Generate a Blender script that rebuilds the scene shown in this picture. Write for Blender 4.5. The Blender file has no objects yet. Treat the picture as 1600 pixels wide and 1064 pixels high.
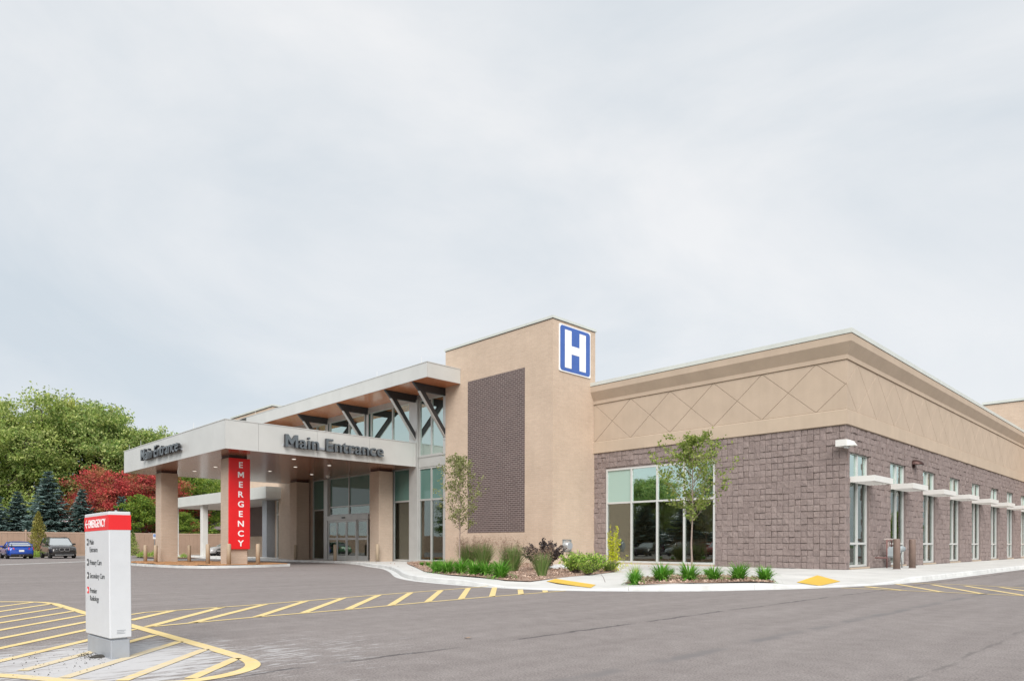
import bpy, bmesh, math, random
import numpy as np
from mathutils import Vector, Matrix, geometry
R = math.radians
rng = random.Random(11)
nrg = np.random.default_rng(5)
scene = bpy.context.scene
COL = scene.collection

# ------------------------------------------------------------------ camera
EYE = 1.08
cam_data = bpy.data.cameras.new('camera')
cam = bpy.data.objects.new('camera', cam_data)
COL.objects.link(cam)
cam_data.sensor_width = 36.0
cam_data.lens = 36.0 * 1075.0 / 1600.0
cam_data.shift_y = (849.5 - 532.0) / 1600.0
cam_data.clip_end = 4000.0
_a = R(44.3)
_d = Vector((-math.cos(_a), math.sin(_a), 0))
_r = Vector((_d.y, -_d.x, 0))
_m = Matrix(((_r.x, 0, -_d.x), (_r.y, 0, -_d.y), (0, 1, 0))).to_4x4()
cam.matrix_world = Matrix.Translation((0, 0, EYE)) @ _m @ Matrix.Rotation(math.atan(0.0018), 4, 'Z')
scene.camera = cam

# ------------------------------------------------------------------ world, sun, exposure
scene.view_settings.view_transform = 'Standard'
scene.view_settings.look = 'None'
scene.view_settings.gamma = 1.0
scene.view_settings.use_curve_mapping = False
scene.view_settings.exposure = 1.3
SUN_EL, SUN_AZ = R(40), R(134)      # azimuth clockwise from +Y
world = bpy.data.worlds.new('World')
scene.world = world
world.use_nodes = True
nt = world.node_tree
nt.nodes.clear()
def wn(t, **k):
    n = nt.nodes.new(t)
    for a, b in k.items(): setattr(n, a, b)
    return n
out = wn('ShaderNodeOutputWorld'); bg = wn('ShaderNodeBackground')
sky = wn('ShaderNodeTexSky', sky_type='NISHITA', sun_disc=False, sun_elevation=SUN_EL, sun_rotation=SUN_AZ)
skm = wn('ShaderNodeMix', data_type='RGBA', blend_type='MULTIPLY'); skm.inputs[0].default_value = 1
skm.inputs[7].default_value = (0.7, 0.7, 0.7, 1)
tc = wn('ShaderNodeTexCoord'); mp = wn('ShaderNodeMapping'); mp.inputs['Scale'].default_value = (1, 1, 2.4)
mp.inputs['Location'].default_value = (0.35, 0.2, 0.1)
nz = wn('ShaderNodeTexNoise'); nz.inputs['Scale'].default_value = 1.35; nz.inputs['Detail'].default_value = 8
nz.inputs['Roughness'].default_value = 0.56; nz.inputs['Distortion'].default_value = 0.6
rp = wn('ShaderNodeValToRGB')
rp.color_ramp.elements[0].position = 0.32; rp.color_ramp.elements[0].color = (4.75, 5.2, 5.6, 1)
rp.color_ramp.elements[1].position = 0.68; rp.color_ramp.elements[1].color = (6.5, 6.55, 6.62, 1)
mx = wn('ShaderNodeMix', data_type='RGBA'); mx.inputs[0].default_value = 0.9
L = nt.links.new
L(tc.outputs['Generated'], mp.inputs['Vector']); L(mp.outputs[0], nz.inputs['Vector']); L(nz.outputs['Fac'], rp.inputs[0])
L(sky.outputs[0], skm.inputs[6]); L(skm.outputs[2], mx.inputs[6]); L(rp.outputs[0], mx.inputs[7])
L(mx.outputs[2], bg.inputs['Color']); bg.inputs['Strength'].default_value = 0.0592
L(bg.outputs[0], out.inputs['Surface'])
sun_d = bpy.data.lights.new('sun', 'SUN'); sun_d.energy = 1.5; sun_d.angle = R(40); sun_d.color = (1.0, 0.97, 0.93)
sun = bpy.data.objects.new('sun', sun_d); COL.objects.link(sun)
_sd = Vector((math.sin(SUN_AZ) * math.cos(SUN_EL), math.cos(SUN_AZ) * math.cos(SUN_EL), math.sin(SUN_EL)))
sun.rotation_euler = _sd.to_track_quat('Z', 'Y').to_euler()
sun.location = (0, 0, 60)

# ------------------------------------------------------------------ materials
MATS = {}
class NT:
    def __init__(s, name):
        s.m = bpy.data.materials.new(name); s.m.use_nodes = True
        s.t = s.m.node_tree; s.b = s.t.nodes['Principled BSDF']; s.o = s.t.nodes['Material Output']
        MATS[name] = s.m
    def n(s, t, **k):
        x = s.t.nodes.new(t)
        for a, b in k.items():
            if a in x.inputs: x.inputs[a].default_value = b
            else: setattr(x, a, b)
        return x
    def l(s, a, b): s.t.links.new(a, b)
    def coord(s, kind='Object'):
        return s.n('ShaderNodeTexCoord').outputs[kind]
    def noise(s, vec, scale, detail=4, rough=.55):
        x = s.n('ShaderNodeTexNoise', Scale=scale, Detail=detail, Roughness=rough); s.l(vec, x.inputs['Vector']); return x.outputs['Fac']
    def ramp(s, fac, stops):
        x = s.n('ShaderNodeValToRGB'); e = x.color_ramp.elements
        while len(e) < len(stops): e.new(.5)
        for q, (p, c) in zip(e, stops):
            q.position = p; q.color = (*c, 1) if len(c) == 3 else c
        s.l(fac, x.inputs[0]); return x.outputs[0]
    def mix(s, f, a, b, bt='MIX'):
        x = s.n('ShaderNodeMix', data_type='RGBA', blend_type=bt)
        for sock, v in ((x.inputs[0], f), (x.inputs[6], a), (x.inputs[7], b)):
            if hasattr(v, 'is_linked'): s.l(v, sock)
            elif isinstance(v, (int, float)): sock.default_value = v
            else: sock.default_value = (*v, 1)
        return x.outputs[2]
    def math(s, op, a, b=None, c=None):
        x = s.n('ShaderNodeMath', operation=op)
        for i, v in enumerate((a, b, c)):
            if v is None: continue
            if hasattr(v, 'is_linked'): s.l(v, x.inputs[i])
            else: x.inputs[i].default_value = v
        return x.outputs[0]
    def bump(s, h, strength=.3, dist=.01):
        x = s.n('ShaderNodeBump', Strength=strength, Distance=dist); s.l(h, x.inputs['Height']); s.l(x.outputs[0], s.b.inputs['Normal']); return x
    def base(s, v):
        if hasattr(v, 'is_linked'): s.l(v, s.b.inputs['Base Color'])
        else: s.b.inputs['Base Color'].default_value = (*v, 1)
    def set(s, **k):
        for a, b in k.items(): s.b.inputs[a.replace('_', ' ')].default_value = b
        return s

def plain(name, col, rough=.6, metal=0., var=.12, scale=6., bump=.0, spec=.4):
    m = NT(name); v = m.coord(); n = m.noise(v, scale, 5)
    lo = tuple(c * (1 - var) for c in col); hi = tuple(min(1, c * (1 + var)) for c in col)
    m.base(m.ramp(n, [(.3, lo), (.7, hi)])); m.set(Roughness=rough, Metallic=metal)
    m.b.inputs['Specular IOR Level'].default_value = spec
    if bump: m.bump(m.noise(v, scale * 12, 3), bump, .01)
    return m

# asphalt: aged, fine aggregate, paving joints, pale grout dust spilled round the sign
m = NT('asphalt'); v = m.coord()
big = m.noise(v, .35, 5, .6); fine = m.noise(v, 55, 3, .7); mid = m.noise(v, 4, 4)
c = m.ramp(big, [(.3, (.222, .196, .187)), (.7, (.268, .24, .229))])
c = m.mix(.55, c, m.ramp(mid, [(.35, (.217, .191, .183)), (.65, (.277, .249, .238))]))
c = m.mix(.75, c, m.ramp(fine, [(.32, (.45, .45, .45)), (.5, (1, 1, 1)), (.7, (1.5, 1.48, 1.46))]), 'MULTIPLY')
sx = m.n('ShaderNodeSeparateXYZ'); m.l(v, sx.inputs[0])
wob = m.math('MULTIPLY', m.math('SUBTRACT', m.noise(v, 2.2, 5, .7), .5), .22)
wob2 = m.math('MULTIPLY', m.math('SUBTRACT', m.noise(v, .25, 2), .5), 1.6)
# tyre-worn streaks along Y
st = m.n('ShaderNodeMapping'); st.inputs['Scale'].default_value = (1.6, .12, 1); m.l(v, st.inputs[0])
c = m.mix(.5, c, m.ramp(m.noise(st.outputs[0], 1.3, 4, .6), [(.35, (.84, .83, .83)), (.65, (1.1, 1.1, 1.1))]), 'MULTIPLY')
def joint(x0, w, dark, c):
    dd = m.math('ABSOLUTE', m.math('ADD', m.math('ADD', m.math('SUBTRACT', sx.outputs[0], x0), wob), m.math('MULTIPLY', wob2, .15)))
    f = m.n('ShaderNodeMapRange'); f.inputs[1].default_value = w * .35; f.inputs[2].default_value = w; f.inputs[3].default_value = 1; f.inputs[4].default_value = 0
    m.l(dd, f.inputs[0]); brk = m.ramp(m.noise(v, 1.1, 4), [(.4, (0, 0, 0)), (.55, (1, 1, 1))])
    return m.mix(m.math('MULTIPLY', f.outputs[0], brk), c, dark)
c = m.mix(m.ramp(m.noise(v, .9, 6, .75), [(.60, (0, 0, 0)), (.72, (.35, .35, .35))]), c, (.17, .15, .145))
c = m.mix(m.ramp(m.noise(v, 6.5, 5, .8), [(.68, (0, 0, 0)), (.78, (.5, .5, .5))]), c, (.36, .335, .325))
c = joint(-5.55, .045, (.1, .09, .09), c)
c = joint(-1.7, .03, (.175, .157, .15), c)
c = joint(-3.6, .12, (.19, .175, .172), c)
# dust: anisotropic wipe marks, strongest round the plinth
dst = m.n('ShaderNodeMapping'); dst.inputs['Rotation'].default_value = (0, 0, R(-46)); dst.inputs['Scale'].default_value = (9, 1.7, 1); m.l(v, dst.inputs[0])
dn = m.math('ADD', m.math('MULTIPLY', m.math('SUBTRACT', m.noise(dst.outputs[0], 1.7, 8, .72), .5), 1.7), .5)
def ell(cx, cy, ax, ay):
    a1 = m.math('POWER', m.math('DIVIDE', m.math('SUBTRACT', sx.outputs[0], cx), ax), 2)
    a2 = m.math('POWER', m.math('DIVIDE', m.math('SUBTRACT', sx.outputs[1], cy), ay), 2)
    return m.math('SQRT', m.math('ADD', a1, a2))
e1 = m.math('MINIMUM', ell(-7.25, 1.75, 1.25, 1.1), ell(-6.5, 3.6, 1.9, 1.5))
msk = m.math('SUBTRACT', m.math('ADD', dn, .40), m.math('MULTIPLY', ell(-7.1, 1.75, 1.45, 1.1), .42))
msk2 = m.math('SUBTRACT', m.math('ADD', dn, .0), m.math('MULTIPLY', ell(-6.5, 3.0, 1.6, 1.9), .26))
dust = m.math('MAXIMUM', msk, msk2)
df = m.n('ShaderNodeMapRange'); df.inputs[1].default_value = .42; df.inputs[2].default_value = .68; df.inputs[3].default_value = 0; df.inputs[4].default_value = .85
m.l(dust, df.inputs[0]); DUST_FAC = df.outputs[0]
c = m.mix(df.outputs[0], c, (.56, .555, .56))
m.base(c); m.set(Roughness=.88); m.b.inputs['Specular IOR Level'].default_value = .25
m.bump(fine, .45, .006)

# yellow road paint, worn, with the same dust over it
m = NT('road_paint'); v = m.coord(); sx = m.n('ShaderNodeSeparateXYZ'); m.l(v, sx.inputs[0])
c = m.ramp(m.noise(v, 3, 5), [(.3, (.70, .53, .23)), (.7, (.80, .62, .285))])
c = m.mix(m.ramp(m.noise(v, 40, 4, .7), [(.60, (0, 0, 0)), (.74, (.5, .5, .5))]), c, (.24, .22, .2))
dst = m.n('ShaderNodeMapping'); dst.inputs['Rotation'].default_value = (0, 0, R(-46)); dst.inputs['Scale'].default_value = (9, 1.7, 1); m.l(v, dst.inputs[0])
dn = m.math('ADD', m.math('MULTIPLY', m.math('SUBTRACT', m.noise(dst.outputs[0], 1.7, 8, .72), .5), 1.7), .5)
msk = m.math('SUBTRACT', m.math('ADD', dn, .40), m.math('MULTIPLY', ell(-7.1, 1.75, 1.45, 1.1), .42))
df = m.n('ShaderNodeMapRange'); df.inputs[1].default_value = .5; df.inputs[2].default_value = .66; df.inputs[3].default_value = 0; df.inputs[4].default_value = .55
m.l(msk, df.inputs[0]); m.base(m.mix(df.outputs[0], c, (.55, .52, .48))); m.set(Roughness=.75)

m = plain('concrete', (.60, .59, .565), .85, var=.1, scale=.9, bump=.12)
m = plain('kerb_concrete', (.615, .615, .60), .85, var=.14, scale=2.2, bump=.2)
m = NT('tactile_yellow'); v = m.coord()
vo = m.n('ShaderNodeTexVoronoi', Scale=18.); vo.inputs['Randomness'].default_value = 0; m.l(v, vo.inputs['Vector'])
m.base(m.mix(.3, (.72, .46, .06), m.ramp(m.noise(v, 5), [(.3, (.6, .37, .05)), (.7, (.78, .52, .08))]))); m.bump(vo.outputs['Distance'], .5, .01); m.set(Roughness=.7)
plain('grass_ground', (.07, .11, .035), .95, var=.4, scale=.8)
m = NT('mulch'); v = m.coord()
m.base(m.ramp(m.noise(v, 38, 5, .7), [(.3, (.15, .09, .065)), (.5, (.36, .24, .18)), (.72, (.52, .38, .30))])); m.set(Roughness=.95); m.bump(m.noise(v, 60, 3), .9, .03)
m = NT('mulch_chip'); geo = m.n('ShaderNodeNewGeometry')
m.base(m.ramp(geo.outputs['Random Per Island'], [(0, (.18, .11, .08)), (.5, (.42, .29, .22)), (1, (.60, .46, .37))])); m.set(Roughness=.95)
plain('orange_mulch', (.42, .22, .10), .95, var=.4, scale=14, bump=.6)

# split-face masonry
m = NT('split_block'); v = m.coord(); oi = m.n('ShaderNodeNewGeometry')
n1 = m.noise(v, 7, 6, .65); n2 = m.noise(v, 34, 5, .7)
c = m.ramp(oi.outputs['Random Per Island'], [(0, (.256, .206, .193)), (.5, (.274, .221, .208)), (1, (.295, .24, .225))])
c = m.mix(.55, c, m.ramp(n1, [(.3, (.74, .74, .75)), (.7, (1.22, 1.2, 1.18))]), 'MULTIPLY')
c = m.mix(.5, c, m.ramp(n2, [(.3, (.72, .72, .72)), (.7, (1.28, 1.28, 1.28))]), 'MULTIPLY')
m.base(c); m.set(Roughness=.95); m.b.inputs['Specular IOR Level'].default_value = .2
m.bump(m.math('ADD', m.math('MULTIPLY', n1, 1.0), m.math('MULTIPLY', n2, .4)), .9, .05)
m = NT('split_block_single'); v = m.coord(); oi = m.n('ShaderNodeObjectInfo')
n1 = m.noise(v, 7, 6, .65); n2 = m.noise(v, 34, 5, .7)
c = m.ramp(oi.outputs['Random'], [(0, (.256, .206, .193)), (.5, (.274, .221, .208)), (1, (.295, .24, .225))])
c = m.mix(.55, c, m.ramp(n1, [(.3, (.74, .74, .75)), (.7, (1.22, 1.2, 1.18))]), 'MULTIPLY')
c = m.mix(.5, c, m.ramp(n2, [(.3, (.72, .72, .72)), (.7, (1.28, 1.28, 1.28))]), 'MULTIPLY')
m.base(c); m.set(Roughness=.95); m.b.inputs['Specular IOR Level'].default_value = .2
m.bump(m.math('ADD', m.math('MULTIPLY', n1, 1.0), m.math('MULTIPLY', n2, .4)), .9, .05)
plain('block_joint', (.21, .17, .16), .95, var=.15, scale=9)

def brickmat(name, c1, c2, mortar, bw=.305, bh=.1016, ms=.012, bump=.5):
    m = NT(name); v = m.coord(); sx = m.n('ShaderNodeSeparateXYZ'); m.l(v, sx.inputs[0])
    cb = m.n('ShaderNodeCombineXYZ'); m.l(m.math('ADD', sx.outputs[0], sx.outputs[1]), cb.inputs[0]); m.l(sx.outputs[2], cb.inputs[1])
    bk = m.n('ShaderNodeTexBrick', Scale=1.0); bk.offset = .5
    bk.inputs['Color1'].default_value = (*c1, 1); bk.inputs['Color2'].default_value = (*c2, 1); bk.inputs['Mortar'].default_value = (*mortar, 1)
    bk.inputs['Mortar Size'].default_value = ms; bk.inputs['Mortar Smooth'].default_value = .15; bk.inputs['Brick Width'].default_value = bw; bk.inputs['Row Height'].default_value = bh
    m.l(cb.outputs[0], bk.inputs['Vector'])
    c = m.mix(.5, bk.outputs['Color'], m.ramp(m.noise(v, .8, 5), [(.3, (.88, .88, .88)), (.7, (1.1, 1.1, 1.1))]), 'MULTIPLY')
    c = m.mix(.5, c, m.ramp(m.noise(v, 30, 3), [(.3, (.85, .85, .85)), (.7, (1.14, 1.14, 1.14))]), 'MULTIPLY')
    m.base(c); m.set(Roughness=.9); m.b.inputs['Specular IOR Level'].default_value = .25
    m.bump(m.math('SUBTRACT', 1.0, bk.outputs['Fac']), bump, .012)
brickmat('tan_brick', (.57, .445, .345), (.53, .41, .315), (.53, .43, .345), bump=.4)
brickmat('column_brick', (.53, .42, .335), (.50, .39, .305), (.49, .40, .32), bump=.5)
brickmat('dark_brick', (.125, .092, .088), (.10, .074, .072), (.40, .345, .32), ms=.0085, bump=.5)
plain('stucco', (.475, .38, .295), .9, var=.05, scale=1.2, bump=.25, spec=.2)
plain('stucco_light', (.49, .395, .305), .9, var=.05, scale=1.2, bump=.25, spec=.2)
for nm_ in ('stucco', 'stucco_light', 'tan_brick', 'fascia_metal_'):
    if nm_ not in MATS: continue
    t_ = MATS[nm_].node_tree; bs = t_.nodes['Principled BSDF']; src = bs.inputs['Base Color'].links[0].from_socket
    tc_ = t_.nodes.new('ShaderNodeTexCoord'); mp_ = t_.nodes.new('ShaderNodeMapping'); mp_.inputs['Scale'].default_value = (2.6, 2.6, .16); nz_ = t_.nodes.new('ShaderNodeTexNoise'); nz_.inputs['Scale'].default_value = 1.6; nz_.inputs['Detail'].default_value = 6
    rp_ = t_.nodes.new('ShaderNodeValToRGB'); rp_.color_ramp.elements[0].position = .34; rp_.color_ramp.elements[0].color = (.88, .875, .865, 1); rp_.color_ramp.elements[1].position = .62; rp_.color_ramp.elements[1].color = (1.03, 1.03, 1.03, 1)
    mx_ = t_.nodes.new('ShaderNodeMix'); mx_.data_type = 'RGBA'; mx_.blend_type = 'MULTIPLY'; mx_.inputs[0].default_value = .2
    t_.links.new(tc_.outputs['Object'], mp_.inputs[0]); t_.links.new(mp_.outputs[0], nz_.inputs['Vector']); t_.links.new(nz_.outputs['Fac'], rp_.inputs[0]); t_.links.new(src, mx_.inputs[6]); t_.links.new(rp_.outputs[0], mx_.inputs[7]); t_.links.new(mx_.outputs[2], bs.inputs['Base Color'])
plain('stucco_cove', (.40, .315, .225), .9, var=.05, scale=1.2, bump=.2, spec=.2)
plain('stucco_groove', (.36, .285, .22), .95, var=.05)
plain('coping_metal', (.60, .62, .58), .4, .12, var=.06, scale=1.5)
plain('fascia_metal', (.57, .57, .55), .36, .15, var=.045, scale=.8)
plain('fascia_white', (.62, .63, .60), .4, .1, var=.05, scale=.8)
plain('aluminium', (.50, .50, .485), .36, .35, var=.05, scale=2)
plain('frame_metal', (.57, .575, .56), .4, .1, var=.04, scale=2)
plain('white_metal', (.72, .71, .68), .4, .1, var=.04, scale=2)
plain('joint_dark', (.12, .12, .115), .7, var=.1)
plain('bracket_steel', (.045, .045, .047), .45, .3, var=.15)
plain('lamp_bronze', (.07, .035, .03), .4, .5)
plain('bollard_brown', (.20, .14, .115), .55, var=.1, scale=4)
plain('bollard_tan', (.42, .33, .235), .6, var=.08, scale=4)
plain('dark_rubber', (.02, .02, .02), .8)
m = NT('wood_soffit'); v = m.coord(); mpn = m.n('ShaderNodeMapping'); mpn.inputs['Scale'].default_value = (.6, 9, 1); m.l(v, mpn.inputs[0])
sx = m.n('ShaderNodeSeparateXYZ'); m.l(v, sx.inputs[0])
fr = m.math('FRACT', m.math('DIVIDE', sx.outputs[1], .15))
c = m.ramp(m.noise(mpn.outputs[0], 3, 6, .6), [(.3, (.52, .19, .09)), (.55, (.64, .265, .13)), (.75, (.72, .33, .18))])
c = m.mix(m.ramp(fr, [(.0, (1, 1, 1)), (.06, (0, 0, 0))]), c, (.12, .045, .025))
m.base(c); m.set(Roughness=.22); m.b.inputs['Coat Weight'].default_value = .3
m.b.inputs['Coat Roughness'].default_value = .12
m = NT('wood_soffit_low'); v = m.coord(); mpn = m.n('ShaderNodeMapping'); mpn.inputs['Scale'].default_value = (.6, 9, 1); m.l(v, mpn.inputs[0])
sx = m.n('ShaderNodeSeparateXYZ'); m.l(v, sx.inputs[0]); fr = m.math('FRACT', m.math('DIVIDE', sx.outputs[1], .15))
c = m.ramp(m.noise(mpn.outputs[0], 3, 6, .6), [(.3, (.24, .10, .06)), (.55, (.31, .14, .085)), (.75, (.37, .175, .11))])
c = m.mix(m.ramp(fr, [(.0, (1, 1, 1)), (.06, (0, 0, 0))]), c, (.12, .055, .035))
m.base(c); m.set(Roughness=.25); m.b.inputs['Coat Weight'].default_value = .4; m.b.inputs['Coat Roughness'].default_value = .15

def glass(name, tint, refl, rough=0.01, ior_add=.08):
    m = NT(name); t = m.t; t.nodes.remove(m.b)
    tr = m.n('ShaderNodeBsdfTransparent'); tr.inputs[0].default_value = (*tint, 1)
    gl = m.n('ShaderNodeBsdfGlossy'); gl.inputs['Roughness'].default_value = rough; gl.inputs[0].default_value = (*refl, 1)
    lw = m.n('ShaderNodeLayerWeight'); lw.inputs[0].default_value = .35
    wv = m.coord(); bp = m.n('ShaderNodeBump', Strength=.06, Distance=.02); m.l(m.noise(wv, .9, 2), bp.inputs['Height'])
    m.l(bp.outputs[0], gl.inputs['Normal'])
    f = m.math('ADD', m.math('MULTIPLY', lw.outputs['Fresnel'], .8), ior_add)
    ms = m.n('ShaderNodeMixShader'); m.l(f, ms.inputs[0]); m.l(tr.outputs[0], ms.inputs[1]); m.l(gl.outputs[0], ms.inputs[2]); m.l(ms.outputs[0], m.o.inputs[0])
glass('clear_glass', (.74, .76, .71), (.85, .93, .9), ior_add=.15)
glass('upper_glass', (.62, .82, .75), (.84, 1.0, .94), ior_add=.58)
m = NT('spandrel_glass'); m.base((.10, .19, .165)); m.set(Roughness=.04); m.b.inputs['Specular IOR Level'].default_value = .55; m.b.inputs['Coat Weight'].default_value = .0; m.b.inputs['Coat Roughness'].default_value = .02
m = NT('blind_glass'); m.base((.33, .47, .42)); m.set(Roughness=.04); m.b.inputs['Specular IOR Level'].default_value = .9; m.b.inputs['Coat Weight'].default_value = .4; m.b.inputs['Coat Roughness'].default_value = .02
plain('room_wall', (.62, .49, .32), .9); plain('room_floor', (.32, .26, .2), .5); plain('room_ceiling', (.6, .58, .53), .9)
plain('chair_fabric', (.17, .07, .14), .9); plain('oak_wood', (.42, .22, .09), .5, var=.2, scale=9)
plain('sign_white', (.60, .615, .635), .35, var=.03); plain('sign_red', (.74, .022, .026), .38, var=.04, scale=2)
plain('emergency_red', (.72, .012, .016), .4, var=.04, scale=2)
plain('sign_grey', (.36, .38, .41), .45, .2, var=.06); plain('letter_black', (.03, .032, .036), .4)
plain('print_grey', (.10, .105, .11), .5); plain('letter_face', (.115, .135, .15), .3, var=.15); plain('letter_white', (.86, .86, .86), .5, var=.02)
plain('h_blue', (.055, .125, .40), .3, var=.06, scale=3); plain('signal_blue', (.03, .16, .5), .4)
plain('galvanised', (.46, .47, .47), .35, .7, var=.12); plain('meter_grey', (.38, .43, .45), .5, var=.1)
plain('pipe_tan', (.42, .36, .33), .6); plain('pipe_rust', (.23, .12, .11), .7)
plain('fence_vinyl', (.40, .275, .205), .75, var=.07, scale=1.1); plain('fence_trim', (.47, .335, .255), .7, var=.05)
plain('roof_shingle', (.21, .165, .165), .95, var=.3, scale=9, bump=.5); plain('house_wall', (.42, .31, .21), .9)
plain('bark', (.115, .09, .075), .95, var=.3, scale=9, bump=.6); plain('bark_pale', (.30, .235, .20), .9, var=.25, scale=16, bump=.4)
plain('stone_white', (.6, .6, .6), .9, var=.15)
plain('soil_dark', (.07, .065, .058), .95, var=.4, scale=30)
m = NT('lamp_glow'); m.base((.8, .8, .8)); m.b.inputs['Emission Color'].default_value = (1, .93, .82, 1); m.b.inputs['Emission Strength'].default_value = .55

def leafmat(name, stops, patch=None, transl=.42, pscale=.35, rough=.55):
    m = NT(name); geo = m.n('ShaderNodeNewGeometry'); v = m.coord()
    c = m.ramp(geo.outputs['Random Per Island'], stops)
    if patch:
        f = m.ramp(m.noise(v, pscale, 3), [(patch[0], (0, 0, 0)), (patch[0] + .12, (1, 1, 1))])
        c = m.mix(m.math('MULTIPLY', f, patch[2]), c, patch[1])
    if patch: c = m.mix(.9, c, m.ramp(m.noise(v, .55, 3, .6), [(.36, (.52, .56, .55)), (.62, (1.25, 1.22, 1.1))]), 'MULTIPLY')
    m.base(c); m.set(Roughness=rough); m.b.inputs['Specular IOR Level'].default_value = .3
    tl = m.n('ShaderNodeBsdfTranslucent'); m.l(c, tl.inputs[0])
    ms = m.n('ShaderNodeMixShader'); ms.inputs[0].default_value = transl
    m.l(m.b.outputs[0], ms.inputs[1]); m.l(tl.outputs[0], ms.inputs[2]); m.l(ms.outputs[0], m.o.inputs[0])
leafmat('leaf_green', [(0, (.17, .27, .07)), (.5, (.40, .51, .14)), (1, (.70, .73, .32))], (.60, (.55, .48, .10), .6))
leafmat('leaf_green_b', [(0, (.15, .26, .075)), (.5, (.36, .48, .14)), (1, (.65, .69, .31))], (.62, (.56, .47, .09), .6))
leafmat('leaf_red', [(0, (.30, .04, .05)), (.5, (.60, .075, .09)), (1, (.78, .2, .17))], (.47, (.36, .25, .10), .8), pscale=.45)
leafmat('leaf_lime', [(0, (.10, .19, .03)), (.5, (.20, .31, .045)), (1, (.36, .42, .07))])
leafmat('needle_blue', [(0, (.10, .165, .15)), (.5, (.19, .28, .26)), (1, (.33, .43, .41))], transl=.2)
leafmat('leaf_young', [(0, (.13, .20, .04)), (.5, (.25, .33, .07)), (1, (.40, .44, .13))])
leafmat('leaf_young_b', [(0, (.17, .19, .07)), (.5, (.27, .30, .11)), (1, (.39, .40, .19))])
leafmat('blade_green', [(0, (.07, .22, .02)), (.5, (.13, .36, .035)), (1, (.27, .50, .09))], transl=.35)
leafmat('grass_blade', [(0, (.10, .20, .05)), (.5, (.20, .31, .09)), (1, (.34, .41, .17))], transl=.3)
leafmat('grass_plume', [(0, (.24, .14, .11)), (.5, (.36, .25, .18)), (1, (.46, .35, .26))], transl=.2)
leafmat('leaf_purple', [(0, (.03, .024, .026)), (.5, (.062, .05, .048)), (1, (.14, .10, .09))], transl=.15)
leafmat('leaf_bright', [(0, (.16, .33, .04)), (.5, (.35, .54, .08)), (1, (.60, .68, .2))])
leafmat('leaf_gold', [(0, (.45, .52, .02)), (.5, (.64, .68, .03)), (1, (.78, .76, .08))])
leafmat('leaf_pine_gold', [(0, (.20, .22, .05)), (.5, (.33, .31, .075)), (1, (.44, .38, .12))])
leafmat('petal', [(0, (.55, .52, .2)), (1, (.75, .72, .45))])

# car materials
def paint(name, col, metal=.2, rough=.25):
    m = NT(name); m.base(col); m.set(Roughness=rough, Metallic=metal); m.b.inputs['Coat Weight'].default_value = .8; m.b.inputs['Coat Roughness'].default_value = .04
paint('paint_blue', (.012, .065, .38)); paint('paint_dark', (.035, .032, .03), .4); paint('paint_white', (.72, .72, .72), 0)
paint('paint_green', (.07, .16, .08)); paint('paint_red', (.32, .02, .025)); paint('paint_silver', (.42, .45, .47), .6)
m = NT('car_glass'); m.base((.02, .024, .026)); m.set(Roughness=.03); m.b.inputs['Specular IOR Level'].default_value = 1.0
m = NT('windscreen'); m.base((.36, .39, .40)); m.set(Roughness=.05); m.b.inputs['Specular IOR Level'].default_value = 1.0
plain('black_plastic', (.022, .022, .023), .5); plain('chrome', (.6, .6, .6), .15, 1.0, var=.02); plain('tail_red', (.5, .02, .02), .15)
plain('head_lamp', (.62, .64, .66), .1, .2); plain('plate_white', (.75, .75, .74), .4); plain('alloy', (.34, .34, .35), .3, .8)
_m = MATS['split_block_single'].node_tree
_oi = [n for n in _m.nodes if n.type == 'OBJECT_INFO'][0]; _tc = [n for n in _m.nodes if n.type == 'TEX_COORD'][0]
_ad = _m.nodes.new('ShaderNodeVectorMath'); _ad.operation = 'ADD'; _sc = _m.nodes.new('ShaderNodeMath'); _sc.operation = 'MULTIPLY'; _sc.inputs[1].default_value = 57.0
_m.links.new(_oi.outputs['Random'], _sc.inputs[0]); _m.links.new(_tc.outputs['Object'], _ad.inputs[0]); _m.links.new(_sc.outputs[0], _ad.inputs[1])
for n in _m.nodes:
    if n.type == 'TEX_NOISE': _m.links.new(_ad.outputs[0], n.inputs['Vector'])

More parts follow.
